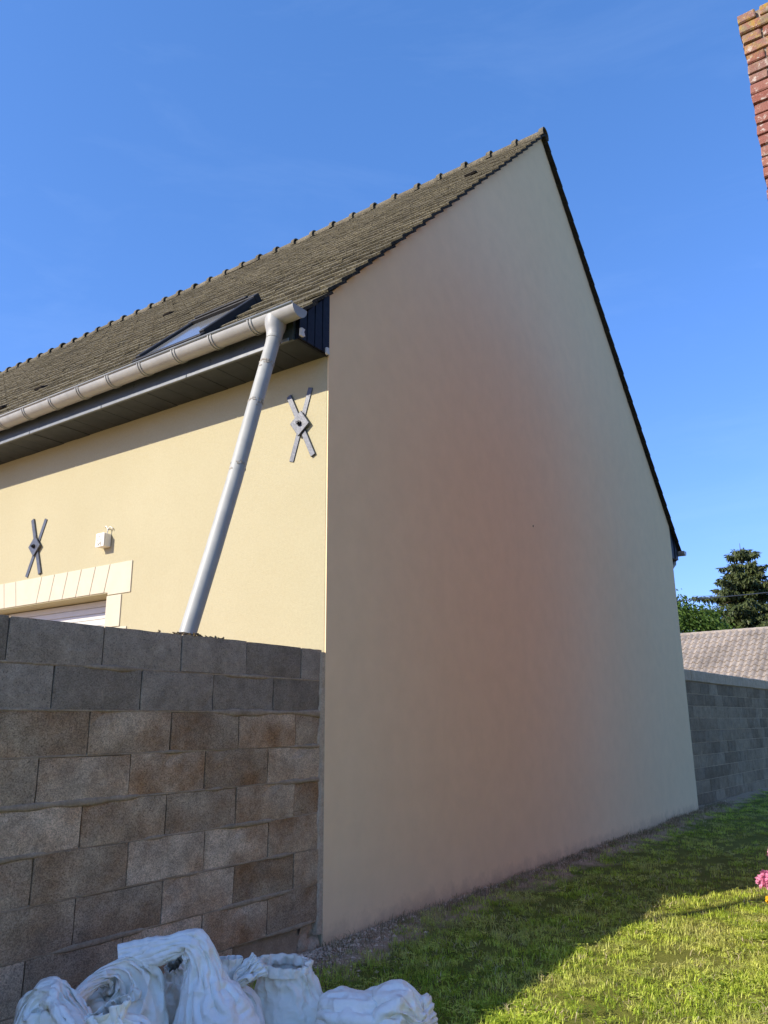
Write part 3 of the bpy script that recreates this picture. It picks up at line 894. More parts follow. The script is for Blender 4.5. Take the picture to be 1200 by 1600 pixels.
for me, loc, rot, ln in rest + indiv[300:]:
    R3 = np.array(Euler(rot).to_matrix()); n = len(V)
    V.extend((np.array([v_.co for v_ in me.vertices]) @ R3.T + np.array(loc)).tolist())
    F.extend([tuple(a + n for a in p.vertices) for p in me.polygons])
o = obj('brickwork', meshpy('brickwork', V, F, M['brick']), bh); o['kind'] = 'stuff'
rb = MB().prism([(0.05, -0.04, BT + 0.003), (4.85, -0.04, BT + 0.003), (2.45, -0.04, BT + 1.7)], (0, -4.5, 0)).build('roof', M['tile'], bh)

# ------------------------------------------------------------------ far building, trees, cable
RA = Vector((28.8, 4.92, 4.65)); rd = Vector((29.42 - 28.8 - 0.9, 1.84 - 4.92, 0)).normalized()   # ridge runs towards the right
rn = Vector((rd.y, -rd.x, 0));
if rn.dot(CAM - RA) < 0: rn = -rn
far = empty('far_house', (RA.x, RA.y, 0))
tag(far, 'low building with sunlit beige pantile roof beyond the far block wall', 'house')
rs = math.radians(38)
sl = rn * math.cos(rs) - Vector((0, 0, math.sin(rs)))
nrm = rn * math.sin(rs) + Vector((0, 0, math.cos(rs)))
o0 = Vector((0, 0, RA.z)) - rd * 7
V = []; F = []
for j in range(13):
    for i in range(64):
        n = len(V)
        wob = random.uniform(-0.006, 0.008)
        for u in (0.0, 0.36):
            for q, (a, hgt) in enumerate(((0, 0.02), (0.05, 0.075), (0.10, 0.05), (0.16, 0.0), (0.21, -0.01), (0.243, 0.0))):
                base = o0 + rd * (0.245 * i + a) + sl * (0.05 + 0.33 * j + u) + nrm * (hgt + 0.015 + (0.045 if u else 0.0) + wob)
                V.append(base[:])
        F += [(n + q, n + q + 1, n + 7 + q, n + 6 + q) for q in range(5)]
        # front lip
        m = len(V)
        for q in range(6): V.append((Vector(V[n + 6 + q]) - nrm * 0.07)[:])
        F += [(n + 6 + q, n + 7 + q, m + q + 1, m + q) for q in range(5)]
tl = obj('roof_tiles', meshpy('roof_tiles', V, F, M['pantile'], False), far); tl['kind'] = 'stuff'
mb = MB()
mb.prism([o0, o0 + sl * 4.4, o0 + sl * 4.4 - Vector((0, 0, .12)), o0 - Vector((0, 0, 0.12))], rd * 15.6)
bs = -rn * math.cos(rs) - Vector((0, 0, math.sin(rs)))
mb.prism([o0 + bs * 0.002, o0 + bs * 4.4, o0 + bs * 4.4 - Vector((0, 0, .12)), o0 + bs * 0.002 - Vector((0, 0, 0.12))], rd * 15.6)
mb.build('roof', M['pantile'], far)
hw = rn * 3.2
mb = MB(); zz = Vector((0, 0, 1))
mb.prism([o0 * 1.0 + hw - zz * (RA.z + 0.3), o0 - hw - zz * (RA.z + 0.3), o0 - hw - zz * 2.55, o0 - zz * 0.1, o0 + hw - zz * 2.55], rd * 15.2)
mb.build('wall', M['far_wall'], far)
rc = MB().tube([(0, 0, 0), (0.40, 0, 0)], [0.10, 0.09], 10).mesh('ridge_tile', M['pantile'])
q = rd.to_track_quat('X', 'Z').to_euler()
for k in range(40):
    obj('ridge_tile', rc, far, loc=o0 + rd * 0.39 * k + Vector((0, 0, 0.0)), rot=q)

def foliage_tree(name, label, base, h, trunk_r, crown, mat, n_leaf, leaf, seed, limbs=9, group='trees behind the far building'):
    """crown: list of (dx, dy, z, r) lobes"""
    r = random.Random(seed)
    t = empty(name, base)
    tag(t, label, 'tree', group)
    mb = MB()
    top = max(c[2] for c in crown)
    mb.tube([(0, 0, -0.2), (r.uniform(-.1, .1), r.uniform(-.1, .1), h * 0.35), (r.uniform(-.2, .2), r.uniform(-.2, .2), top * 0.8)], [trunk_r, trunk_r * 0.7, trunk_r * 0.25], 8)
    for c in crown:
        mb.tube([(0, 0, h * 0.3), (c[0] * 0.5, c[1] * 0.5, (h * 0.3 + c[2]) / 2), (c[0], c[1], c[2])], [trunk_r * .5, trunk_r * .3, 0.02], 6)
    mb.build('trunk', M['bark'], t, smooth=True)
    V = []; F = []
    tot = sum(c[3] ** 2 for c in crown)
    for c in crown:
        n = int(n_leaf * c[3] ** 2 / tot)
        cl = [(r.gauss(0, 1), r.gauss(0, 1), r.gauss(0, 1)) for _ in range(max(6, n // 40))]
        for k in range(n):
            d = Vector(cl[r.randrange(len(cl))]).normalized() + Vector((r.gauss(0, .22), r.gauss(0, .22), r.gauss(0, .22)))
            rad = c[3] * (r.uniform(0.45, 1.0) ** 0.5) * (1 + 0.25 * noise.noise(Vector((d.x * 2 + seed, d.y * 2, d.z * 2))))
            p = Vector((c[0], c[1], c[2])) + d * rad
            nn = Vector((r.gauss(0, 1), r.gauss(0, 1), r.gauss(0.5, 1))).normalized(); a = nn.orthogonal().normalized(); b = nn.cross(a)
            s = leaf * r.uniform(0.6, 1.3); m = len(V)
            V += [(p - a * s)[:], (p + b * s * 0.5 + nn * s * .15)[:], (p + a * s)[:], (p - b * s * 0.5)[:]]
            F.append((m, m + 1, m + 2, m + 3))
    cr = obj('crown', meshpy('crown', V, F, mat), t)
    return t
foliage_tree('leafy_tree', 'bright green broadleaf tree showing beside the far house corner', (34.7, 6.3, 0), 6.5, 0.16,
             [(0, 0, 5.0, 1.4), (-0.3, 0.6, 6.2, 1.0), (0.2, -0.8, 5.4, 1.0), (-0.5, 0.9, 6.7, 0.6), (0.1, -1.4, 4.8, 0.9)], M['leaf'], 15000, 0.085, 3)

def conifer(name, label, base, h, rad, mat, seed, n_tier, leaf, z0=0.08, droop=0.35, dens=1.0):
    r = random.Random(seed)
    t = empty(name, base); tag(t, label, 'tree', 'trees behind the far building')
    tb = MB(); tb.tube([(0, 0, -0.2), (0, 0, h * 0.5), (0.03, 0, h)], [h * 0.02, h * 0.012, 0.01], 8)
    V = []; F = []
    def spray(p, d, s):
        d = d.normalized(); a = d.orthogonal().normalized() if r.random() < .5 else Vector((0, 0, 1)).cross(d)
        if a.length < 1e-3: a = d.orthogonal()
        a = (a.normalized() + Vector((r.gauss(0, .4), r.gauss(0, .4), r.gauss(0, .4)))).normalized()
        m = len(V); e = p + d * s
        V.extend([(p - a * s * 0.12)[:], (p + d * s * 0.45 + a * s * 0.2)[:], e[:], (p + d * s * 0.4 - a * s * 0.2)[:]])
        F.append((m, m + 1, m + 2, m + 3))
    for k in range(n_tier):
        fr = (k + r.uniform(-.3, .3)) / n_tier
        z = h * (z0 + (0.985 - z0) * fr)
        ln = rad * (1 - fr) ** 0.82 * r.uniform(0.72, 1.2) + 0.12
        nb = r.randrange(5, 8)
        ph = r.uniform(0, 6.28)
        for b in range(nb):
            a = ph + 6.283 * b / nb + r.uniform(-.35, .35); l = ln * r.uniform(0.7, 1.12)
            pts = []
            for s in np.linspace(0, 1, 6):
                dz = -droop * l * (s ** 1.2) * (1 - 0.45 * s) + (0.35 * l * s if fr > 0.88 else 0) + 0.10 * l * s ** 3
                pts.append(Vector((math.cos(a) * l * s, math.sin(a) * l * s, z + dz)))
            tb.tube(pts, [0.035 * (1 - fr) + 0.012, 0.02, 0.016, 0.012, 0.01, 0.005], 5, cap=False)
            cnt = int(l * 95 * dens)
            for q in range(cnt):
                s = r.uniform(0.12, 1.0) ** 0.8
                i = min(int(s * 5), 4); p = pts[i].lerp(pts[i + 1], s * 5 - i)
                side = Vector((-math.sin(a), math.cos(a), 0)) * r.choice((-1, 1))
                outw = Vector((math.cos(a), math.sin(a), 0))
                wd_ = 0.34 * l * (1 - s) + 0.10
                off = side * r.random() * wd_
                p2 = p + off - Vector((0, 0, abs(r.gauss(0, 0.05)) + 0.35 * off.length))
                d = outw * r.uniform(0.2, 1) + side * r.uniform(-.2, .9) + Vector((0, 0, r.uniform(-1.1, 0.15)))
                spray(p2, d, leaf * r.uniform(0.7, 1.5))
                if r.random() < 0.55: spray(p2, Vector((r.gauss(0, .25), r.gauss(0, .25), -1)), leaf * r.uniform(0.8, 1.8))
    tb.build('trunk', M['bark'], t)
    obj('crown', meshpy('crown', V, F, mat), t)
    return t
conifer('spruce_tree', 'tall dark spruce with drooping branches behind the pantile roof', (41.14, 4.5, 0), 10.6, 5.4, M['spruce'], 11, 24, 0.20, z0=0.36, droop=0.45)
conifer('spruce_tree', 'low drooping conifer left of the tall spruce just above the pantile roof', (36.0, 5.0, 0), 6.1, 2.2, M['spruce'], 12, 14, 0.17, z0=0.5, droop=0.5)
conifer('spruce_tree', 'dark conifer right of the tall spruce at the photo edge', (35.3, 2.5, 0), 5.9, 2.2, M['spruce'], 13, 14, 0.17, z0=0.5, droop=0.5)

pole = MB().tube([(25.64, -0.08, -0.3), (25.64, -0.08, 6.0)], [0.12, 0.09], 12).build('utility_pole', M['wood'], smooth=True)
tag(pole, 'round wooden utility pole carrying the overhead cable', 'utility pole')
A, B = Vector((9.1, 6.0, 3.40)), Vector((25.64, -0.08, 5.63))
pts = [A.lerp(B, s) - Vector((0, 0, 0.10 * 4 * s * (1 - s))) for s in np.linspace(0, 1, 30)]
tag(MB().tube(pts, 0.014, 6).build('overhead_cable', M['cable'], smooth=True), 'thin grey overhead cable crossing in front of the tall spruce', 'cable')

# ------------------------------------------------------------------ flowers by the brick house
def bloom(parent, c, rad, n, mat, seed):
    r = random.Random(seed); V = []; F = []
    for k in range(n):
        zf = 1 - 1.55 * (k + 0.5) / n; a = k * 2.39996 + r.uniform(-.2, .2)
        d = Vector((math.sqrt(max(0, 1 - zf * zf)) * math.cos(a), math.sqrt(max(0, 1 - zf * zf)) * math.sin(a), zf)) if abs(zf) < 1 else Vector((0, 0, 1))
        t1 = d.orthogonal().normalized(); t1 = (t1 + d.cross(t1) * r.uniform(-1, 1)).normalized(); t2 = d.cross(t1)
        s = rad * r.uniform(0.35, 0.52); m = len(V); p = Vector(c) + d * rad * r.uniform(0.62, 0.9)
        for j in range(4):
            for i in range(4):
                uu, vv = (i / 3 - .5) * 2, j / 3
                w_ = math.sin(math.pi * (0.2 + 0.7 * vv)) ** 0.5
                cup = 0.35 * (uu * uu) + 0.5 * (vv - 0.5) ** 2
                V.append((p + t1 * uu * s * 0.6 * w_ + t2 * (vv - .5) * s * 1.3 + d * (s * cup + s * 0.5 * vv + r.uniform(-.06, .06) * s))[:])
        F += [(m + j * 4 + i, m + j * 4 + i + 1, m + j * 4 + i + 5, m + j * 4 + i + 4) for j in range(3) for i in range(3)]
    return obj('bloom', meshpy('bloom', V, F, mat, True), parent)
def leaf_quads(V, F, p, d, ln, wd_, r):
    up = Vector((0, 0, 1)); s = d.cross(up)
    s = s.normalized() if s.length > .05 else Vector((1, 0, 0))
    m = len(V)
    for i, t_ in enumerate((0, .3, .65, 1)):
        c = p + d * ln * t_ - up * 0.35 * ln * t_ * t_; w_ = wd_ * (0.15, 1, .8, .04)[i]
        V.extend([(c - s * w_ + up * w_ * .3)[:], c[:], (c + s * w_ + up * w_ * .3)[:]])
    for i in range(3):
        F.extend([(m + i * 3, m + i * 3 + 1, m + i * 3 + 4, m + i * 3 + 3), (m + i * 3 + 1, m + i * 3 + 2, m + i * 3 + 5, m + i * 3 + 4)])
def flower_plant(name, label, base, heads, mat, n_leaf, spread, seed, cat):
    r = random.Random(seed); t = empty(name, base); tag(t, label, cat)
    for (c, rad, n) in heads:
        MB().tube([(c[0] * 0.2, c[1] * 0.2, 0), (c[0] * 0.6, c[1] * 0.6, c[2] * 0.6), c], [0.006, 0.005, 0.004], 6).build('stem', M['leaf'], t, smooth=True)
        bloom(t, c, rad, n, mat, seed + int(c[2] * 100))
    V = []; F = []
    for k in range(n_leaf):
        a = r.uniform(0, 6.28); z = r.uniform(0.03, spread * 1.2); rr = spread * 0.35 * r.random()
        leaf_quads(V, F, Vector((rr * math.cos(a), rr * math.sin(a), z)), Vector((math.cos(a), math.sin(a), r.uniform(0, .8))).normalized(), spread * r.uniform(.35, .6), spread * 0.07, r)
    obj('foliage', meshpy('foliage', V, F, M['leaf'], True), t)
flower_plant('peony_plant', 'leafy plant with round pink double blooms at the right edge', (1.93, -2.50, 0), [((-0.205, 0.25, 0.345), 0.060, 90), ((-0.165, 0.195, 0.51), 0.045, 80), ((0.12, -0.05, 0.5), 0.06, 80)], M['pink'], 70, 0.24, 5, 'flower')
flower_plant('marigold_plant', 'low plant with a yellow orange bloom below the pink ones', (1.79, -2.33, 0), [((-0.055, 0.085, 0.235), 0.028, 50), ((0.06, -0.02, 0.22), 0.028, 50)], M['yellow'], 26, 0.13, 6, 'flower')
# ------------------------------------------------------------------ sacks: cloth relaxed over filled forms
def sack(name, label, base, spec, circ, mat, seed, nu=40, nv=30, iters=140, closed_top=False, slack=1.0, pull=0.05, pleat=0.6, turn=0.0, wr=1.0, crumple=1.0):
    """spec rows: s, q, h, a, b  (right, away from the photographer, up, half widths);
       every ring keeps the sack's real girth, so narrow rings gather into pleats"""
    g = np.random.default_rng(seed)
    Rr = np.array([0.5678, -0.8232, 0.0]); Dd = np.array([0.8232, 0.5678, 0.0]); Zz = np.array([0, 0, 1.0])
    sp = np.array([r_[:5] for r_ in spec], float)
    c = sp[:, :3]
    seg = np.linalg.norm(np.diff(c, axis=0), axis=1) + np.abs(np.diff(sp[:, 3])) * 0.9 + 1e-4
    t = np.concatenate([[0], np.cumsum(seg)]); tt = np.linspace(0, t[-1], nv)
    def interp(col):
        # monotone-ish cubic: smooth a dense linear interpolation
        d = np.interp(np.linspace(0, t[-1], 400), t, col)
        k = np.hanning(31); k /= k.sum()
        e = np.convolve(np.pad(d, 15, mode='edge'), k, 'valid'); e[0] = col[0]; e[-1] = col[-1]
        return np.interp(tt, np.linspace(0, t[-1], 400), e)
    C_ = np.stack([interp(c[:, i]) for i in range(3)], 1); A_ = interp(sp[:, 3]); B_ = interp(sp[:, 4])
    T_ = np.gradient(C_, axis=0); T_ /= np.linalg.norm(T_, axis=1)[:, None] + 1e-9
    if len(spec[0]) > 5:                               # explicit ring normals
        N_ = np.stack([interp(np.array([r_[5 + i] for r_ in spec], float)) for i in range(3)], 1); T_ = N_ / (np.linalg.norm(N_, axis=1)[:, None] + 1e-9)
    th = np.linspace(0, 2 * np.pi, nu, endpoint=False)
    X = np.zeros((nv, nu, 3))
    e2p = np.array([0, 1.0, 0])
    for i in range(nv):
        e1 = np.cross(e2p, T_[i]); e1 /= np.linalg.norm(e1) + 1e-9
        e2 = np.cross(T_[i], e1)
        ph = th + turn * i / nv
        X[i] = C_[i] + A_[i] * np.cos(ph)[:, None] * e1 + B_[i] * np.sin(ph)[:, None] * e2
    T = X.copy()
    ru = circ / nu
    cur = np.linalg.norm(np.roll(X, -1, 1) - X, axis=2)
    restu = cur * (1 + np.minimum(np.maximum(ru / (cur + 1e-6) - 1, 0), pleat))
    end = np.clip(np.minimum(np.arange(nv) / 5.0, 1.0), 0, 1)[:, None]
    restu = cur * (1 - end) + restu * end
    restv = np.linalg.norm(X[1:] - X[:-1], axis=2) * slack
    restv = np.maximum(restv, restv.mean(1, keepdims=True) * 0.75)
    # seed wrinkles
    ww = np.zeros((nv, nu))
    for k in range(26):
        fu = g.integers(2, 9); fv = g.uniform(-7, 7)
        ww += g.normal() / (1 + 0.05 * fu) * np.sin(fu * th[None, :] + fv * np.linspace(0, 3, nv)[:, None] + g.uniform(0, 6.28))
    cen = X.mean(1, keepdims=True); dirn = X - cen; dirn /= np.linalg.norm(dirn, axis=2, keepdims=True) + 1e-6
    exc = np.clip(restu / (cur + 1e-6) - 1, 0, 3)
    X += dirn * (ww * (0.006 * wr + 0.012 * exc))[..., None]
    def con(Pa, Pb, rest, k):
        d = Pb - Pa; l = np.linalg.norm(d, axis=2) + 1e-9
        return d * ((l - rest) / l * 0.5 * k)[..., None]
    prev = X.copy()
    ev = np.arange(0, nu, 2); od = np.arange(1, nu, 2)
    rd1 = np.sqrt(restu[:-1] ** 2 + restv ** 2)
    for it in range(iters):
        vel = (X - prev) * 0.6; prev = X.copy(); X = X + vel
        X[:, :, 2] -= 0.0004
        kp = pull * (0.6 if it < iters * 0.6 else 0.3)
        d = T - X
        X += d * kp
        for _ in range(2):
            for idx in (ev, od):
                jn = (idx + 1) % nu
                q = con(X[:, idx], X[:, jn], restu[:, idx], 0.9); X[:, idx] += q; X[:, jn] -= q
            for s0 in (0, 1):
                a = np.arange(s0, nv - 1, 2)
                q = con(X[a], X[a + 1], restv[a], 0.9); X[a] += q; X[a + 1] -= q
            for s0 in (0, 1):
                a = np.arange(s0, nv - 1, 2)
                q = con(X[a], np.roll(X[a + 1], -1, 1), rd1[a], 0.18); X[a] += q; X[a + 1] -= np.roll(q, 1, 1)
                q = con(X[a], np.roll(X[a + 1], 1, 1), rd1[a], 0.18); X[a] += q; X[a + 1] -= np.roll(q, -1, 1)
        lap = (np.roll(X, 1, 1) + np.roll(X, -1, 1)) * 0.5 - X
        X += lap * 0.05
        lv = np.zeros_like(X); lv[1:-1] = (X[2:] + X[:-2]) * 0.5 - X[1:-1]; X += lv * 0.05
        # stay close to the filled form
        dv = X - T; dl = np.linalg.norm(dv, axis=2, keepdims=True); mx = 0.034
        X = np.where(dl > mx, T + dv / (dl + 1e-9) * mx, X)
        X[:, :, 2] = np.maximum(X[:, :, 2], 0.004)
    # finer mesh, then crumple creases: ridged, warped noise along the normals
    def up(Y, n, wrap):
        m = Y.shape[0]; t_ = np.arange(n) * (m / n if wrap else (m - 1) / (n - 1)); i0 = np.floor(t_).astype(int); fr = (t_ - i0)[:, None, None]
        ix = (lambda k: k % m) if wrap else (lambda k: np.clip(k, 0, m - 1))
        a0, a1, a2, a3 = Y[ix(i0 - 1)], Y[ix(i0)], Y[ix(i0 + 1)], Y[ix(i0 + 2)]
        return a1 + 0.5 * fr * (a2 - a0 + fr * (2 * a0 - 5 * a1 + 4 * a2 - a3 + fr * (3 * (a1 - a2) + a3 - a0)))
    X = up(X, int(nv * 4), False); X = up(X.transpose(1, 0, 2).copy(), int(nu * 4), True).transpose(1, 0, 2).copy()
    nv, nu = X.shape[:2]
    du = np.roll(X, -1, 1) - np.roll(X, 1, 1); dv_ = np.gradient(X, axis=0); nn = np.cross(du, dv_); nn /= np.linalg.norm(nn, axis=2, keepdims=True) + 1e-9
    n_ = noise.noise; so = Vector((seed * 3.1, seed * 1.7, seed * 0.3))
    for i in range(nv):
        e = min(1.0, i / 8.0) * crumple
        for k in range(nu):
            p = Vector(X[i, k]) + so
            q = p + noise.noise_vector(p * 3.5) * 0.12
            h0 = 0.5 - 2.0 * abs(n_(q * 2.9)); h1 = 0.5 - 2.0 * abs(n_(Vector((q.x * 7.5, q.y * 7.5, q.z * 5.5)))); h2 = 0.5 - 2.0 * abs(n_(q * 16.0))
            g_ = 0.5 + n_(p * 5.0 + so)
            g2 = max(0.0, g_ - 0.25)
            d_ = e * (0.024 * h0 + 0.021 * h1 * g2 + 0.009 * h2 * g2)
            v3 = nn[i, k]; x3 = X[i, k]
            x3[0] += v3[0] * d_; x3[1] += v3[1] * d_; x3[2] += v3[2] * d_
    X[:, :, 2] = np.maximum(X[:, :, 2], 0.004)
    P = X[..., 0:1] * Rr + X[..., 1:2] * Dd + X[..., 2:3] * Zz
    V = P.reshape(-1, 3).tolist(); F = []
    for i in range(nv - 1):
        for k in range(nu):
            k2 = (k + 1) % nu
            F.append((i * nu + k, i * nu + k2, (i + 1) * nu + k2, (i + 1) * nu + k))
    F.append(tuple(range(nu))[::-1])
    if closed_top: F.append(tuple(range((nv - 1) * nu, nv * nu)))
    me = meshpy(name, V, F, mat, True)
    o = obj(name, me, loc=(base[0], base[1], 0.0))
    s_ = o.modifiers.new('thickness', 'SOLIDIFY'); s_.thickness = 0.0015; s_.offset = -1
    tag(o, label, 'sack', 'white sacks piled against the block wall')
    return o

sack('sack', 'leftmost white sack, slumped with its mouth folded over to the right', (-2.125, -0.42),
     [(0, 0, .006, .13, .11), (0, 0, .03, .18, .15), (0, 0, .14, .19, .165), (-.005, 0, .25, .165, .15), (-.02, 0, .33, .125, .12), (-.02, 0, .375, .08, .08), (.0, -.02, .395, .04, .055), (.045, -.045, .388, .022, .065), (.09, -.075, .365, .014, .085), (.13, -.10, .335, .012, .095), (.15, -.115, .305, .010, .10)],
     1.02, M['bag'], 1)
sack('sack', 'full white sack with a twisted neck drooping towards the front left', (-1.737, -0.38),
     [(0, 0, .006, .13, .11), (0, 0, .03, .155, .14), (-.005, 0, .14, .165, .15), (-.005, 0, .25, .160, .145), (-.01, 0, .32, .135, .12), (-.03, -.03, .365, .085, .08), (-.07, -.07, .385, .035, .04), (-.11, -.12, .375, .030, .035), (-.145, -.17, .345, .022, .05), (-.165, -.20, .31, .016, .075), (-.18, -.225, .26, .012, .09)],
     1.0, M['bag'], 2, turn=0.9)
sack('sack', 'low white sack with a crumpled tied top in front of the twisted neck', (-2.105, -0.80),
     [(.04, 0, .006, .12, .1), (.04, 0, .03, .17, .14), (.04, 0, .12, .18, .15), (.03, 0, .22, .16, .14), (.0, 0, .29, .11, .10), (-.03, 0, .335, .05, .05), (-.045, 0, .355, .035, .035), (-.05, 0, .375, .05, .03), (-.06, -.01, .40, .085, .02)],
     1.0, M['bag'], 3, turn=0.5)
sack('sack', 'dirty grey sack half hidden in the gap behind the tall plastic one', (-1.356, -0.27),
     [(0, 0, .006, .10, .10), (0, 0, .03, .13, .12), (0, 0, .12, .13, .12), (0, 0, .2, .115, .11), (0, 0, .25, .085, .085), (-.01, -.01, .28, .055, .06), (-.02, -.02, .30, .045, .05), (-.03, -.03, .315, .05, .055)],
     0.85, M['bag_cream'], 4)
sack('sack', 'tallest white plastic sack with its long open neck flopped to the left', (-1.532, -0.62),
     [(.04, 0, .006, .17, .13), (.04, 0, .03, .215, .17), (.035, 0, .12, .195, .165), (.01, 0, .21, .145, .13), (-.015, 0, .28, .10, .095), (-.025, 0, .36, .078, .07), (-.045, 0, .43, .066, .06), (-.085, 0, .472, .046, .05), (-.15, -.01, .458, .040, .035), (-.23, -.02, .442, .046, .026), (-.31, -.03, .425, .054, .022), (-.362, -.04, .413, .058, .026)],
     0.98, M['bag_film'], 5, nv=42, wr=1.3, slack=1.03, crumple=1.1, pleat=0.35)
sack('sack', 'small white sack with a twisted knotted top beside the open sack', (-1.30, -0.60),
     [(-.02, .03, .006, .07, .07), (-.02, .03, .03, .10, .09), (-.015, .03, .10, .095, .09), (-.02, .03, .17, .07, .07), (-.045, .01, .225, .036, .036), (-.04, -.01, .255, .03, .03), (-.015, -.02, .28, .032, .03), (.02, -.02, .305, .034, .022), (.05, -.02, .325, .045, .016), (.07, -.015, .342, .055, .014)],
     0.72, M['bag_film'], 6, turn=1.4)
sack('sack', 'narrow upright white sack with pinched open mouth between the tall sack and the knotted one', (-1.335, -0.56),
     [(-.035, 0, .006, .05, .04), (-.035, 0, .03, .06, .05), (-.035, 0, .12, .05, .04), (-.035, 0, .2, .036, .03), (-.035, 0, .25, .03, .028), (-.03, 0, .295, .04, .026), (-.025, 0, .33, .052, .028), (-.025, 0, .362, .060, .026)],
     0.5, M['bag_film'], 8, nu=28, nv=30)
sack('sack', 'cream white sack standing with its round mouth open and rim rolled', (-1.069, -0.62),
     [(.07, 0, .006, .16, .11, 0, 0, 1), (.07, 0, .03, .20, .14, 0, 0, 1), (.055, 0, .10, .165, .115, 0, 0, 1), (.03, 0, .17, .135, .085, -.05, 0, 1), (.012, 0, .23, .118, .07, -.05, -.05, 1), (.006, 0, .275, .110, .062, .03, -.15, 1), (.006, 0, .296, .112, .062, .05, -.22, 1), (.008, 0, .304, .116, .068, .06, -.25, 1), (.010, 0, .296, .121, .074, .06, -.25, 1), (.012, -.002, .274, .120, .075, .06, -.22, 1), (.012, -.002, .258, .114, .072, .05, -.2, 1)],
     0.80, M['bag_cream'], 7, nv=34, wr=2.0, crumple=1.1)
sack('sack', 'full white sack lying on the grass, rightmost, its mouth folded under', (-0.895, -1.035),
     [(-.272, 0, .085, .02, .02), (-.265, 0, .085, .06, .06), (-.235, 0, .088, .085, .10), (-.17, 0, .092, .098, .15), (-.07, 0, .088, .094, .16), (.01, -.01, .088, .092, .14), (.06, -.02, .110, .112, .13), (.11, -.03, .112, .108, .13), (.155, -.04, .088, .08, .10), (.18, -.045, .075, .046, .06), (.195, -.01, .075, .055, .035), (.222, .02, .085, .072, .025), (.245, .05, .09, .078, .02)],
     0.98, M['bag'], 9, wr=1.2)
# ------------------------------------------------------------------ lawn
def clump_mesh(seed, n, hmin, hmax, spread, wd_, lean):
    r = random.Random(seed); V = []; F = []
    for k in range(n):
        a = r.uniform(0, 6.283); rr = spread * math.sqrt(r.random()); x, y = rr * math.cos(a), rr * math.sin(a)
        h = r.uniform(hmin, hmax); b = r.uniform(0, 6.283); l = h * r.uniform(0.1, lean); w_ = wd_ * r.uniform(0.7, 1.3)
        px, py = -math.sin(b) * w_, math.cos(b) * w_; dx, dy = math.cos(b), math.sin(b); m = len(V)
        for (t_, s) in ((0, .8), (0.5, 1.0)):
            q = l * t_ ** 1.8
            V += [(x + dx * q - px * s, y + dy * q - py * s, h * t_ * (1 - 0.1 * t_)), (x + dx * q + px * s, y + dy * q + py * s, h * t_ * (1 - 0.1 * t_))]
        V.append((x + dx * l, y + dy * l, h * (1 - 0.28 * l / h)))
        F += [(m, m + 1, m + 3, m + 2), (m + 2, m + 3, m + 4)]
    return V, F
def clover_mesh(seed, n):
    r = random.Random(seed); V = []; F = []
    for k in range(n):
        a = r.uniform(0, 6.28); rr = 0.05 * math.sqrt(r.random()); x, y, z = rr * math.cos(a), rr * math.sin(a), r.uniform(.015, .04)
        for q in range(3):
            b = a + q * 2.09; s = r.uniform(.006, .010); d = Vector((math.cos(b), math.sin(b), r.uniform(-.1, .4))); e = Vector((-math.sin(b), math.cos(b), 0)); p = Vector((x, y, z)); m = len(V)
            V += [p[:], (p + d * s * .8 - e * s * .6)[:], (p + d * s * 1.6)[:], (p + d * s * .8 + e * s * .6)[:]]; F.append((m, m + 1, m + 2, m + 3))
    return V, F
def scatter(name, label, cat, pts, scl, variants, mat, seed):
    src = bpy.data.collections.new(name + '_source')
    for k, (V, F) in enumerate(variants):
        o = bpy.data.objects.new(name + '_clump', meshpy(name + '_clump', V, F, mat)); src.objects.link(o)
    me = bpy.data.meshes.new(name); me.from_pydata([tuple(p) for p in pts], [], [])
    at = me.attributes.new('sc', 'FLOAT', 'POINT'); at.data.foreach_set('value', np.asarray(scl, dtype=np.float32))
    me.materials.append(mat)
    o = obj(name, me)
    ng = bpy.data.node_groups.new(name + '_nodes', 'GeometryNodeTree')
    ng.interface.new_socket('Geometry', in_out='INPUT', socket_type='NodeSocketGeometry')
    ng.interface.new_socket('Geometry', in_out='OUTPUT', socket_type='NodeSocketGeometry')
    N, Lk = ng.nodes, ng.links
    gi, go = N.new('NodeGroupInput'), N.new('NodeGroupOutput')
    ci = N.new('GeometryNodeCollectionInfo'); ci.inputs['Collection'].default_value = src; ci.inputs['Separate Children'].default_value = True; ci.inputs['Reset Children'].default_value = True
    ip = N.new('GeometryNodeInstanceOnPoints'); ip.inputs['Pick Instance'].default_value = True
    rv = N.new('FunctionNodeRandomValue'); rv.data_type = 'FLOAT_VECTOR'
    rv.inputs[0].default_value = (-.15, -.15, 0); rv.inputs[1].default_value = (.15, .15, 6.283); rv.inputs['Seed'].default_value = seed
    na = N.new('GeometryNodeInputNamedAttribute'); na.data_type = 'FLOAT'; na.inputs['Name'].default_value = 'sc'
    Lk.new(gi.outputs[0], ip.inputs['Points']); Lk.new(ci.outputs[0], ip.inputs['Instance'])
    Lk.new(rv.outputs[0], ip.inputs['Rotation']); Lk.new(na.outputs[0], ip.inputs['Scale'])
    Lk.new(ip.outputs[0], go.inputs[0])
    md = o.modifiers.new('scatter', 'NODES'); md.node_group = ng
    tag(o, label, cat, kind='stuff')
    return o
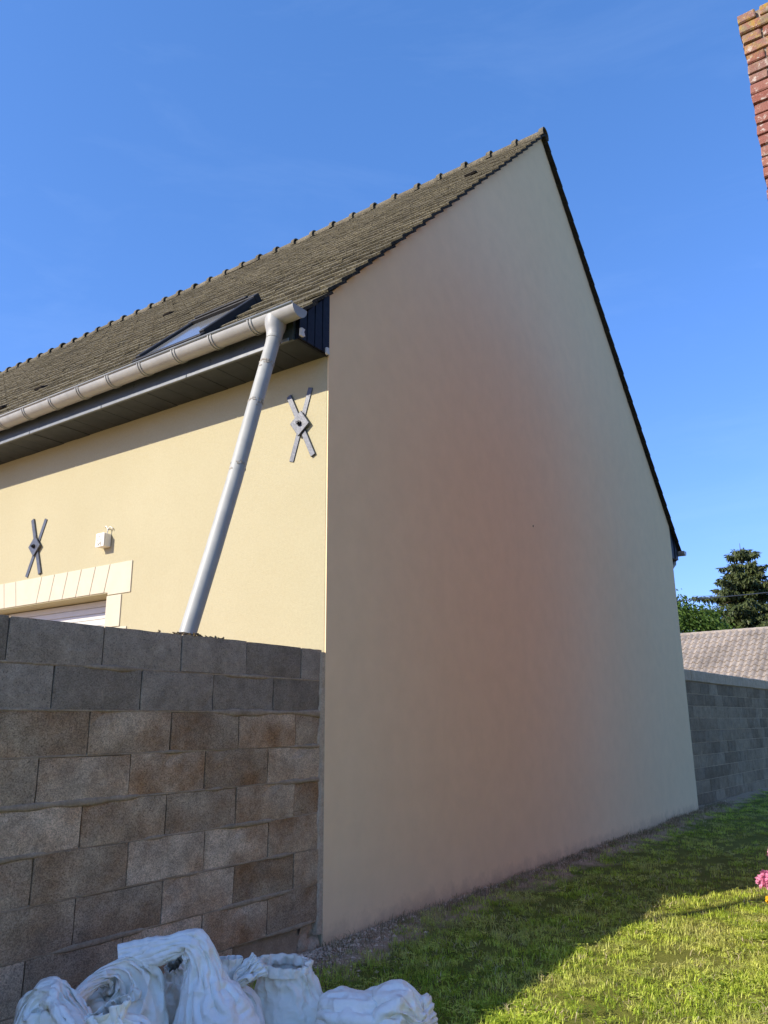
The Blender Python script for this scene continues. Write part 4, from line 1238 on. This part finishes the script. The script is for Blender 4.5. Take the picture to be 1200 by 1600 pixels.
def lawn_points(dens_fn, area, seed, nmax, edge):
    g = np.random.default_rng(seed)
    x0, x1, y0, y1 = area
    out = []; sc = []
    X = g.uniform(x0, x1, nmax); Y = g.uniform(y0, y1, nmax); U = g.uniform(0, 1, nmax)
    for x, y, u in zip(X, Y, U):
        d = math.hypot(x - CAM.x, y - CAM.y)
        if u > dens_fn(d): continue
        n1 = noise.noise(Vector((x * 2.2, y * 2.2, 5)))
        strip = y + 0.22 * n1 + 0.08 * noise.noise(Vector((x * 7, y * 7, 1)))
        e = edge + 0.12 * math.exp(-((x + 0.1) / 0.5) ** 2)
        lim = min(1, max(0, (-strip - e) / 0.16))
        if x > 9.1 and y > -0.3: lim = min(lim, max(0, (-y + 0.1) / 0.4))
        if g.random() > lim: continue
        bare = noise.fractal(Vector((x * 1.3 + 7, y * 1.3, 2)), 1.0, 2.0, 4)
        if bare > 0.42 and g.random() < 0.75: continue
        if BX - 0.02 < x < BX + 9.1 and y < BY + 0.05: continue
        out.append((x, y, gz(x, y) - 0.004)); sc.append((0.72 + 0.35 * n1 + 0.5 * g.random()) * (0.55 + 0.45 * lim))
    return out, sc
near = lambda d: min(1.0, max(0.16, 1.25 - 0.125 * d))
vr = [clump_mesh(100 + k, 24, 0.012, 0.048, 0.05, 0.0021, 1.25) for k in range(6)]
pts, sc = lawn_points(near, (-4.5, 17.0, -4.6, 0.45), 1, 56000, 0.035)
scatter('grass', 'short mown lawn, sunlit in front and shaded under the gable', 'grass', pts, sc, vr, M['grass'], 1)
pts, sc = lawn_points(lambda d: 0.10 * near(d), (-4.0, 9.0, -4.0, 0.0), 2, 52000, 0.2)
scatter('clover', 'small clover leaves growing among the lawn grass', 'clover', pts, sc, [clover_mesh(200 + k, 12) for k in range(4)], M['grass'], 2)
pts, sc = lawn_points(lambda d: 0.14 * near(d), (-4.0, 12.0, -4.2, 0.2), 5, 52000, 0.03)
scatter('dry_grass', 'straw coloured dead blades scattered through the lawn', 'grass', pts, sc, [clump_mesh(400 + k, 5, 0.015, 0.05, 0.06, 0.0015, 1.9) for k in range(4)], M['straw'], 4)
pts, sc = lawn_points(lambda d: 0.02 * near(d), (-4.0, 9.0, -4.2, 0.2), 6, 52000, 0.1)
scatter('tall_grass', 'longer grass blades standing above the lawn', 'grass', pts, sc, [clump_mesh(500 + k, 6, 0.05, 0.10, 0.05, 0.002, 0.9) for k in range(4)], M['grass'], 6)
# thin dry weeds, soil crumbs and stones at the foot of the gable
g = np.random.default_rng(9)
pts = []; sc = []
for k in range(1500):
    x = g.uniform(-0.6, 10.5); y = -abs(g.normal(0.04, 0.13)) - 0.01
    if x < 0 and y > -0.1: continue
    pts.append((x, y, gz(x, y) - 0.004)); sc.append(g.uniform(0.5, 1.5))
scatter('dry_weeds', 'sparse dry weeds along the foot of the beige gable', 'weeds', pts, sc, [clump_mesh(300 + k, 7, 0.02, 0.06, 0.05, 0.0013, 1.3) for k in range(4)], M['weed'], 3)
V = []; F = []
oct_f = [(0, 2, 4), (2, 1, 4), (1, 3, 4), (3, 0, 4), (2, 0, 5), (1, 2, 5), (3, 1, 5), (0, 3, 5)]
for k in range(4200):
    if k < 1500: x = g.normal(0.0, 0.45); y = -abs(g.normal(0.06, 0.17))
    else: x = g.uniform(-0.6, 11.0); y = -abs(g.normal(0.02, 0.075))
    if y > -0.004 and x > 0: continue
    s = g.uniform(0.003, 0.008) * (2.2 if g.random() < 0.06 else 1.0); z = gz(x, y) + s * 0.2
    ax = [s * g.uniform(.6, 1.4) for _ in range(3)]; a = g.uniform(0, 6.28); ca, sa = math.cos(a), math.sin(a); m = len(V)
    for d in ((1, 0, 0), (-1, 0, 0), (0, 1, 0), (0, -1, 0), (0, 0, 1), (0, 0, -1)):
        lx, ly, lz = d[0] * ax[0] + g.normal(0, .15) * s, d[1] * ax[1] + g.normal(0, .15) * s, d[2] * ax[2] * .7
        V.append((x + lx * ca - ly * sa, y + lx * sa + ly * ca, z + lz))
    F += [tuple(m + i for i in q) for q in oct_f]
tag(obj('gravel', meshpy('gravel', V, F, M['stone'])), 'loose stones and soil crumbs along the foot of the gable', 'gravel', kind='stuff')
